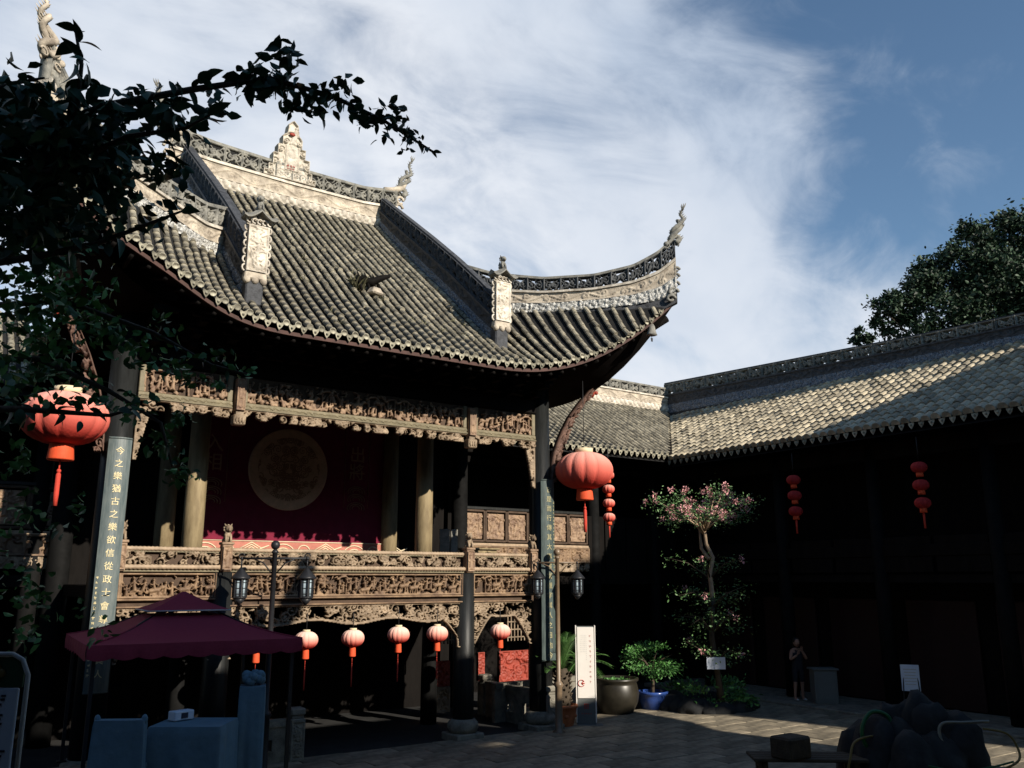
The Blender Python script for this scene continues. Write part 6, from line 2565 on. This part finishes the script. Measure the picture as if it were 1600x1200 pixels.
def boulder(c, r, sq, seed, m, t, name='rock'):
    from mathutils import noise
    bm = bmesh.new()
    bmesh.ops.create_icosphere(bm, subdivisions=3, radius=1.0)
    o = Vector((seed * 3.1, seed * 1.7, seed))
    for v in bm.verts:
        n = v.co.normalized()
        d = 1 + 0.34 * noise.noise(n * 1.3 + o) + 0.2 * abs(noise.noise(n * 3.2 + o)) + 0.12 * abs(noise.noise(n * 7 + o))
        v.co = Vector((n.x * sq[0], n.y * sq[1], n.z * sq[2])) * (d * r) + Vector(c) - off(t)
    me = bpy.data.meshes.new(name)
    bm.to_mesh(me)
    bm.free()
    me.polygons.foreach_set('use_smooth', [True] * len(me.polygons))
    return link_mesh(name, me, m, t)


# rockery around its foot
t = thing('rockery', 'low ring of dark rocks and ferns around the flowering tree', 'rockery', (17.9, 16.6, 0))
for k in range(16):
    an = k * 0.393
    c = (18.05 + 1.15 * math.cos(an) + rg.uniform(-.1, .1), 17.0 + 0.95 * math.sin(an), 0.1)
    boulder(c, rg.uniform(0.2, 0.34), (1.2, 1, rg.uniform(.6, 1.1)), k + 1, M['rock'], t)
bush(t, (18.1, 17.1, 0.45), 1.1, 0.4, 1500, 0.13, M['leaf_mid'], 9, 'fern_cover')

# ================================================================ person by the side wing
def person(label, loc, rz):
    t = thing('person', label, 'person', loc, rz)
    J = {'pel': (0, 0, 0.88), 'wst': (0, 0.0, 1.04), 'chs': (0, 0.01, 1.22), 'nck': (0, -0.005, 1.36), 'hb': (0, -0.02, 1.3),
         'ls': (-0.15, 0, 1.31), 'le': (-0.24, -0.08, 1.08), 'lw_': (-0.10, -0.22, 1.22), 'rs': (0.15, 0, 1.31), 're': (0.22, -0.12, 1.10), 'rw': (0.06, -0.2, 1.32),
         'lh': (-0.085, 0, 0.84), 'lk': (-0.10, -0.01, 0.46), 'la': (-0.12, 0.02, 0.08), 'lt': (-0.14, -0.12, 0.03),
         'rh': (0.085, 0, 0.84), 'rk': (0.10, -0.02, 0.46), 'ra': (0.11, 0.02, 0.08), 'rt': (0.13, -0.12, 0.03)}
    rad = {'pel': .125, 'wst': .105, 'chs': .125, 'nck': .05, 'hb': .05, 'ls': .06, 'le': .04, 'lw_': .028, 'rs': .06, 're': .04, 'rw': .028,
           'lh': .085, 'lk': .055, 'la': .038, 'lt': .03, 'rh': .085, 'rk': .055, 'ra': .038, 'rt': .03}
    E_ = [('pel', 'wst'), ('wst', 'chs'), ('chs', 'nck'), ('nck', 'hb'), ('chs', 'ls'), ('ls', 'le'), ('le', 'lw_'), ('chs', 'rs'), ('rs', 're'), ('re', 'rw'),
          ('pel', 'lh'), ('lh', 'lk'), ('lk', 'la'), ('la', 'lt'), ('pel', 'rh'), ('rh', 'rk'), ('rk', 'ra'), ('ra', 'rt')]
    ks = list(J)

    def skinned(name, keys, edges, scale, m, extra=None):
        me = bpy.data.meshes.new(name)
        kk_ = [k for k in ks if k in keys]
        me.from_pydata([J[k] for k in kk_], [(kk_.index(a), kk_.index(b_)) for a, b_ in edges if a in kk_ and b_ in kk_], [])
        o = bpy.data.objects.new(name, me)
        COL.objects.link(o)
        md = o.modifiers.new('skin', 'SKIN')
        for i, k in enumerate(kk_):
            me.skin_vertices[0].data[i].radius = (rad[k] * scale, rad[k] * scale)
            me.skin_vertices[0].data[i].use_root = i == 0
        o.modifiers.new('sub', 'SUBSURF').levels = 2
        dg = bpy.context.evaluated_depsgraph_get()
        m2 = bpy.data.meshes.new_from_object(o.evaluated_get(dg))
        bpy.data.objects.remove(o)
        m2.polygons.foreach_set('use_smooth', [True] * len(m2.polygons))
        m2.materials.clear()
        return link_mesh(name, m2, m, t)
    skinned('body', set(ks), E_, 1.0, M['skin'])
    skinned('dress', {'pel', 'wst', 'chs', 'lh', 'rh', 'lk', 'rk', 'ls', 'rs'}, E_, 1.22, M['cloth_black'])
    b = MB()
    b.ball((0, -0.03, 1.535), 0.098, 14, 10, (0.82, 0.98, 1.2))
    b.ball((0, -0.128, 1.525), 0.016, 6, 5, (0.8, 1, 1.5))
    for q in (-1, 1):
        b.ball((q * 0.082, -0.02, 1.53), 0.02, 6, 5, (.5, 1, 1.5))
    b.build('head', M['skin'], t, False)
    b = MB()
    for q in (-1, 1):
        b.ball((q * 0.032, -0.118, 1.545), 0.009, 6, 4)
    b.tube([(-0.022, -0.122, 1.48), (0, -0.126, 1.478), (0.022, -0.122, 1.48)], 0.005, 5)
    b.build('face', M['hair'], t, False)
    b = MB()
    b.ball((0, 0.005, 1.57), 0.107, 14, 10, (0.9, 0.95, 1.05))
    b.tube([(0, 0.08, 1.58), (0, 0.11, 1.45), (0, 0.09, 1.28)], [0.07, 0.065, 0.02], 10)
    b.build('hair', M['hair'], t, False)
    for q, (hx, hy, hz) in ((-1, (-0.10, -0.22, 1.22)), (1, (0.06, -0.2, 1.32))):
        b = MB()
        h0 = Vector((hx, hy, hz))
        up = Vector((q * -0.25, -0.25, 0.9)).normalized()
        sd = Vector((0.9, -0.3, 0.1)).normalized()
        b.tube([h0, h0 + up * 0.08], [0.03, 0.036], 8, flat=0.5)
        for k in range(4):
            u = (k - 1.5) * 0.017
            ln = (0.062, 0.072, 0.068, 0.052)[k]
            b.tube([h0 + up * 0.075 + sd * u, h0 + up * (0.075 + ln * .55) + sd * u * 1.1 + Vector((0, -0.008, 0)), h0 + up * (0.075 + ln) + sd * u * 1.1 + Vector((0, -0.03, 0))], [0.009, 0.008, 0.006], 6)
        b.tube([h0 + up * 0.02 - sd * q * 0.028, h0 + up * 0.055 - sd * q * 0.05, h0 + up * 0.085 - sd * q * 0.05], [0.011, 0.009, 0.007], 6)
        b.build('hand', M['skin'], t, False)
    for q in (-1, 1):
        b = MB()
        b.ball((q * 0.125, -0.06, 0.035), 0.05, 8, 5, (0.85, 2.3, 0.7))
        b.build('shoe', M['faintgrey'], t, False)
    return t


person('person in a dark sleeveless dress standing beside the grey counter', (20.7, 16.1, 0.12), R(-25))
t = thing('counter', 'waist high grey counter standing beside the person', 'counter', (20.85, 15.4, 0.12), R(-35))
b = MB()
b.box((0, 0, 0.43), (0.62, 0.42, 0.86), bev=0.015)
b.box((0, 0, 0.885), (0.72, 0.5, 0.05), bev=0.012)
b.build('body', M['signgrey'], t, False)
b = MB()
b.box((0, -0.215, 0.45), (0.5, 0.015, 0.7), bev=0.01)
b.build('front_panel', M['signgrey'], t, False)
t = thing('easel_sign', 'small white sign standing in deep shade before the wing', 'sign', (20.6, 12.7, 0.0), R(-55))
b = MB()
b.box((0, 0, 1.02), (0.42, 0.02, 0.62), bev=0.005)
fc = b.build('sign_face', M['paper'], t, False)
b = MB()
for i in range(6):
    b.box((0, -0.0125, 1.22 - 0.07 * i), (0.3 - 0.03 * (i % 3), 0.004, 0.02))
b.build('printed_line', M['faintgrey'], fc, False)
for q in (-1, 1):
    b = MB()
    b.tube([(q * 0.15, 0.02, 1.2), (q * 0.22, -0.1, 0)], 0.014, 6)
    b.build('leg', M['steel'], t, False)
b = MB()
b.tube([(0, 0.02, 1.1), (0, 0.35, 0)], 0.014, 6)
b.build('leg', M['steel'], t, False)

# ================================================================ foreground rockery fountain, hoses and bench
t = thing('rock_fountain', 'dark rock fountain in the shaded foreground with hoses draped over it', 'fountain', (13.25, 8.2, 0))
b = MB()
b.lathe([(0.95, 0), (1.0, 0.1), (1.0, 0.4), (0.95, 0.45), (0.85, 0.4), (0.02, 0.38)], 28, (13.25, 8.2, 0))
b.build('basin', M['rock'], t)
rg = random.Random(44)
for k in range(15):
    an, rr = k * 2.399, 0.75 * math.sqrt(k / 15)
    h = 1.3 - 0.55 * rr + rg.uniform(-.15, .15)
    boulder((13.25 + rr * math.cos(an), 8.2 + rr * math.sin(an), h * 0.55), 0.46, (0.85, 0.85, 1.45 * h), 40 + k, M['rock'], t)


def hose(label, pts, m, r=0.018):
    b = MB()
    P_ = [Vector(p) for p in pts]
    fine = []
    for i in range(len(P_) - 1):
        p0, p1, p2, p3 = P_[max(0, i - 1)], P_[i], P_[i + 1], P_[min(len(P_) - 1, i + 2)]
        for k in range(8):
            f = k / 8
            fine.append(0.5 * ((2 * p1) + (p2 - p0) * f + (2 * p0 - 5 * p1 + 4 * p2 - p3) * f * f + (3 * p1 - p0 - 3 * p2 + p3) * f ** 3))
    fine.append(P_[-1])
    b.tube(fine, r, 7)
    tag(b.build('garden_hose', m, None), label, 'hose', 'hoses looped over the fountain')


hose('green hose looped over the left side of the dark rock fountain', [(12.5, 8.45, 0.7), (12.35, 8.5, 1.1), (12.55, 8.45, 1.38), (12.78, 8.3, 1.3), (12.7, 8.2, 0.95), (12.45, 8.25, 0.8), (12.6, 8.0, 0.7), (13.2, 7.5, 0.72)], M['hose_green'], 0.032)
hose('tan hose curling down at the left edge of the fountain', [(12.7, 8.3, 1.0), (12.45, 8.4, 1.05), (12.15, 8.5, 0.98), (12.0, 8.5, 0.75), (11.95, 8.55, 0.5)], M['hose_tan'])
hose('tan hose arching over the middle of the dark rock fountain', [(12.9, 7.4, 0.65), (13.0, 7.5, 0.85), (12.98, 7.62, 1.1), (13.05, 7.6, 1.28), (13.3, 7.4, 1.3), (13.7, 7.25, 1.3)], M['hose_white'], 0.024)
hose('pale hose bending down at the right side of the fountain', [(13.6, 7.3, 1.2), (13.78, 7.05, 1.15), (13.85, 6.95, 0.98), (13.75, 6.9, 0.8), (13.4, 7.0, 0.68)], M['hose_tan'])
hose('thin green hose trailing along the fountain basin', [(12.4, 7.6, 0.78), (12.8, 7.3, 0.7), (13.2, 7.05, 0.74), (13.6, 6.9, 0.8)], M['hose_green'], 0.014)
t = thing('plant_bench', 'low dark wooden bench with trestle legs in the shaded foreground', 'bench', (11.75, 9.1, 0), R(-38))
b = MB()
for k in range(4):
    b.box((0, -0.24 + 0.16 * k, 0.72), (1.7, 0.145, 0.05), bev=0.01)
b.build('seat', M['bark'], t, False)
for sx in (-1, 1):
    for sy in (-1, 1):
        b = MB()
        b.box((sx * 0.68, sy * 0.22, 0.35), (0.09, 0.09, 0.7), bev=0.01)
        b.build('leg', M['bark'], t, False)
    b = MB()
    b.box((sx * 0.68, 0, 0.62), (0.07, 0.5, 0.1))
    b.build('crossbar', M['bark'], t, False)
b = MB()
b.box((-0.35, 0.0, 0.9), (0.5, 0.4, 0.32), bev=0.03)
tag(b.build('wooden_box', M['bark'], None), 'dark wooden box standing on the low bench', 'box').location = (11.75, 9.1, 0)

# ================================================================ trees
def tree(name, label, base, h, r0, clumps, n, size, m, seed, lean=(0, 0), dens=None, leafm=None):
    t = thing(name, label, 'tree', base)
    rg = random.Random(seed)
    b = MB()
    B = Vector(base)
    top = B + Vector((lean[0], lean[1], h * 0.8))
    pts = [B.lerp(top, f) + Vector((rg.uniform(-.1, .1), rg.uniform(-.1, .1), 0)) * f for f in np.linspace(0, 1, 7)]
    b.tube(pts, [r0 * (1 - 0.75 * f) for f in np.linspace(0, 1, 7)], 10)
    for c in clumps:
        c = Vector(c[:3])
        s = B.lerp(top, min(1, max(0.3, (c.z - B.z) / h * 0.75)))
        mid = s.lerp(c, 0.5) + Vector((0, 0, 0.25))
        b.tube([s, mid, c], [r0 * 0.3, r0 * 0.18, r0 * 0.05], 6)
    b.build('trunk', M['bark'], t)
    P_, D_, S_ = [], [], []
    tot = sum(c[3] ** 2 for c in clumps)
    for c in clumps:
        k = int(n * c[3] ** 2 / tot)
        sub = []
        for i in range(max(5, int(c[3] * 9))):
            v = Vector((rg.gauss(0, 1), rg.gauss(0, 1), rg.gauss(0, 1))).normalized() * c[3] * rg.uniform(0.45, 1.0)
            sub.append(Vector(c[:3]) + Vector((v.x, v.y, v.z * 0.85)))
        for i in range(k):
            q = sub[rg.randrange(len(sub))]
            s = c[3] * 0.17
            P_.append((q.x + rg.gauss(0, s), q.y + rg.gauss(0, s), q.z + rg.gauss(0, s * .8)))
            D_.append((rg.gauss(0, 1), rg.gauss(0, 1), rg.gauss(-.1, .7)))
            S_.append(size * rg.uniform(.6, 1.3))
    leaf_cloud('crown', P_, D_, S_, m, t, 0.5, seed, 'stuff')
    return t


rg = random.Random(77)
cl = []
for (px, py, pz, rr) in ((34.8, 22.2, 14.3, 0.62), (35.8, 21.5, 15.4, 1.13), (37.0, 20.7, 16.6, 1.28), (38.2, 19.8, 17.6, 1.42), (39.4, 19.0, 18.8, 1.36), (40.3, 18.4, 17.6, 1.99), (41.3, 17.7, 19.0, 1.60), (41.2, 17.8, 16.9, 2.27), (38.1, 19.9, 15.4, 1.70), (39.6, 18.9, 15.4, 1.70), (36.6, 21.0, 14.6, 1.13), (41.4, 17.6, 14.4, 1.99), (42.4, 16.9, 17.6, 2.3), (40, 18.4, 12.6, 2.2), (37.5, 20.3, 12.6, 1.8)):
    cl.append((px, py, pz, rr))
tree('broad_tree', 'large dark broadleaf tree rising behind the right wing roof', (40.0, 18.6, 0), 18, 0.5, cl, 62000, 0.21, M['leaf_far'], 5)
# unseen tree, its leaf clumps placed to shade the court and flowering tree
cl = [(24.55, -9, 15.8, 0.8), (24.45, -9, 14.6, 0.7), (24.45, -9, 13.4, 0.8), (23.75, -9, 12.6, 0.5), (23.35, -9, 12.95, 0.3), (24.75, -9, 11.7, 0.6), (23.4, -9, 15.6, 0.5), (24.0, -9, 15.5, 0.6), (23.9, -9, 16.1, 0.4)]
tree('shade_tree', 'unseen tall tree added behind the viewer to shade the flower tree', (24.75, -9.6, 0), 16, 0.25, cl, 6000, 0.2, M['leaf_mid'], 8)

# foreground tree at the left
BOUGHS = [
    [ (-0.06, 6.60, 6.29), (0.34, 6.07, 6.31), (0.69, 5.59, 6.38), (1.10, 5.19, 6.43), (1.47, 4.82, 6.45), (1.76, 4.49, 6.26), (1.98, 4.22, 6.04), (2.18, 3.96, 5.78) ],
    [ (0.36, 5.94, 6.00), (0.52, 5.71, 6.31), (0.51, 5.65, 6.64), (0.44, 5.64, 6.89) ],
    [ (-0.03, 6.45, 5.92), (0.44, 6.00, 6.01), (0.82, 5.62, 6.21), (1.11, 5.31, 6.22), (1.22, 5.16, 6.28) ],
    [ (-0.04, 6.82, 6.81), (0.18, 6.55, 6.85), (0.35, 6.31, 6.83) ],
    [ (0.04, 6.77, 5.49), (0.45, 6.24, 5.50), (0.75, 5.92, 5.55), (0.99, 5.63, 5.64), (1.15, 5.40, 5.69) ],
    [ (0.13, 7.68, 5.05), (0.60, 7.11, 5.00), (1.02, 6.58, 4.71), (1.32, 6.25, 4.46), (1.41, 6.19, 4.15) ],
    [ (0.08, 7.95, 5.53), (0.75, 7.37, 5.55), (1.33, 6.85, 5.26), (1.72, 6.58, 5.00), (1.95, 6.43, 4.93) ],
    [ (0.16, 6.69, 4.50), (0.45, 6.24, 4.46), (0.68, 5.96, 4.42), (0.90, 5.69, 4.38), (1.01, 5.62, 4.42) ],
]
CLUSTERS = [
    (0.37, 6.30, 6.30, 0.443, 0.302, 0.70, 520, 0.105),
    (0.60, 5.90, 6.19, 0.30, 0.233, 0.50, 330, 0.100),
    (0.43, 6.38, 5.87, 0.493, 0.328, 0.70, 560, 0.100),
    (0.94, 5.54, 6.16, 0.304, 0.150, 0.40, 90, 0.095),
    (0.50, 6.90, 5.74, 0.40, 0.313, 0.80, 420, 0.075),
    (0.74, 7.35, 5.55, 0.37, 0.291, 0.70, 420, 0.070),
    (0.57, 7.25, 5.43, 0.517, 0.423, 0.80, 620, 0.080),
    (1.20, 7.05, 5.18, 0.330, 0.300, 0.60, 200, 0.065),
    (1.63, 6.77, 4.98, 0.340, 0.170, 0.50, 190, 0.060),
    (0.61, 7.10, 4.90, 0.463, 0.324, 0.60, 420, 0.075),
    (1.34, 6.60, 4.57, 0.208, 0.301, 0.40, 170, 0.065),
    (1.45, 6.53, 4.21, 0.162, 0.162, 0.30, 80, 0.060),
    (0.76, 6.02, 4.50, 0.26, 0.07, 0.15, 42, 0.075),
    (0.40, 6.52, 4.50, 0.30, 0.167, 0.40, 70, 0.085),
    (0.56, 7.14, 4.05, 0.231, 0.555, 0.50, 190, 0.070),
    (0.62, 7.22, 3.42, 0.212, 0.517, 0.50, 150, 0.065),
    (0.96, 6.99, 3.87, 0.141, 0.212, 0.30, 45, 0.060),
    (0.69, 6.81, 3.16, 0.269, 0.269, 0.40, 110, 0.060),
    (1.03, 5.36, 6.33, 0.336, 0.104, 0.30, 120, 0.085),
    (0.24, 6.51, 6.60, 0.246, 0.185, 0.40, 110, 0.090),
    (1.45, 4.85, 6.42, 0.32, 0.09, 0.25, 130, 0.085),
    (1.72, 4.53, 6.26, 0.26, 0.08, 0.20, 100, 0.07),
    (1.95, 4.26, 6.06, 0.20, 0.06, 0.15, 80, 0.055),
    (2.10, 4.06, 5.88, 0.12, 0.045, 0.10, 45, 0.036),
    (0.52, 6.05, 6.20, 0.50, 0.26, 0.60, 360, 0.105),
    (0.35, 6.45, 5.98, 0.50, 0.30, 0.60, 360, 0.105),
]

ft = thing('garden_tree', 'dark leafy tree branching in front of the stage at the left', 'tree', (-0.9, 7.6, 0))
b = MB()
b.tube([(-0.9, 7.6, 0), (-0.8, 7.55, 2.0), (-0.55, 7.4, 4.0), (-0.4, 7.2, 5.6), (-0.25, 7.0, 7.0)], [0.2, 0.17, 0.13, 0.09, 0.04], 10)
b.build('trunk', M['bark'], ft)
for k, bp in enumerate(BOUGHS):
    b = MB()
    s0 = Vector(bp[0])
    st = Vector((-0.45, 7.25, min(6.2, max(3.2, s0.z - 0.7))))
    pts = [st] + [Vector(q) for q in bp]
    b.tube(pts, [0.035 - 0.028 * i / (len(pts) - 1) for i in range(len(pts))], 6)
    b.build('branch', M['bark'], ft)


def big_leaf(width, curl, fold):
    """one broad leaf with a midrib crease and a drooping tip"""
    n = 7
    vs, fs = [], []
    for i in range(n):
        f = i / (n - 1)
        w = width * math.sin(math.pi * min(1, 0.04 + f ** 0.85 * 0.96)) ** 0.9
        z = -curl * f * f
        vs += [(f, -w, z + fold * w), (f, 0, z), (f, w, z + fold * w)]
    for i in range(n - 1):
        a = i * 3
        fs += [(a, a + 1, a + 4, a + 3), (a + 1, a + 2, a + 5, a + 4)]
    vs += [(-0.14, 0.006, 0.02), (-0.14, -0.006, 0.02)]
    fs += [(1, 21, 22)]
    me = bpy.data.meshes.new('leaf')
    me.from_pydata(vs, [], fs)
    me.polygons.foreach_set('use_smooth', [True] * len(fs))
    me.update()
    me.materials.append(M['leaf_fore'])
    return me


LV = [big_leaf(0.25, 0.18, 0.35), big_leaf(0.29, 0.4, 0.2), big_leaf(0.22, 0.65, 0.5)]
rg = random.Random(5)
nl = 0
AX = Vector((0.566, 0.824, 0))
SIDE = Vector((0.824, -0.566, 0))


def put_leaf(p, d, s, roll):
    global nl
    x = d.normalized()
    y = Vector((0, 0, 1)).cross(x)
    if y.length < 0.1:
        y = SIDE.copy()
    y.normalize()
    z = x.cross(y)
    mt = Matrix((x, y, z)).transposed().to_4x4()
    mt.translation = p
    mt = mt @ Matrix.Rotation(roll, 4, 'X') @ Matrix.Scale(s, 4)
    piece('leaf', LV[rg.randrange(3)], mt, ft)
    nl += 1


for k, (bp, cnt, s0, s1) in enumerate(zip(BOUGHS, (150, 30, 30, 14, 30, 16, 14, 16), (0.18, 0.21, 0.17, 0.16, 0.165, 0.10, 0.09, 0.14), (0.055, 0.14, 0.13, 0.12, 0.11, 0.07, 0.06, 0.10))):
    P = [Vector(q) for q in bp]
    seg = [(P[i + 1] - P[i]).length for i in range(len(P) - 1)]
    tl = sum(seg)
    for i in range(cnt):
        f = (i + rg.random()) / cnt
        d = f * tl
        j = 0
        while j < len(seg) - 1 and d > seg[j]:
            d -= seg[j]
            j += 1
        p = P[j].lerp(P[j + 1], min(1, d / seg[j]))
        tg = (P[j + 1] - P[j]).normalized()
        wide = (1 - f) ** 0.6
        p = p + Vector((rg.gauss(0, .05), rg.gauss(0, .08), rg.gauss(0, .055))) * wide
        dr = tg * rg.uniform(0.2, 1.0) + SIDE * rg.gauss(0, .5) + AX * rg.gauss(0, .5) + Vector((0, 0, rg.gauss(-.25, .65)))
        if nl < 300:
            put_leaf(p, dr, (s0 + (s1 - s0) * f) * rg.uniform(.75, 1.25), rg.uniform(-1, 1))
for which, mname in ((0, 'leaf_fore'), (1, 'leaf_mid')):
    PP, DD, SS = [], [], []
    for ci, (x, y, z, rx, rz_, rd, n, s) in enumerate(CLUSTERS):
        n = int(n * (0.86 if z > 5.85 else 0.62))
        near = s >= 0.084 or z > 5.85
        if near == (which == 1):
            continue
        sub = [Vector((rg.gauss(0, .5), rg.gauss(0, .5), rg.gauss(0, .5))) for _ in range(max(6, n // 14))]
        for i in range(n):
            v = sub[rg.randrange(len(sub))] + Vector((rg.gauss(0, .16), rg.gauss(0, .16), rg.gauss(0, .16)))
            q = Vector((x, y, z)) + SIDE * v.x * rx + AX * v.y * rd + Vector((0, 0, v.z * rz_))
            PP.append(tuple(q))
            DD.append((rg.gauss(0, 1), rg.gauss(0, 1), rg.gauss(-.35, .7)))
            SS.append(s * 1.26 * rg.uniform(.6, 1.2))
    leaf_cloud('crown' if which == 0 else 'inner_foliage', PP, DD, SS, M[mname], ft, 0.56, 50 + which, 'stuff')
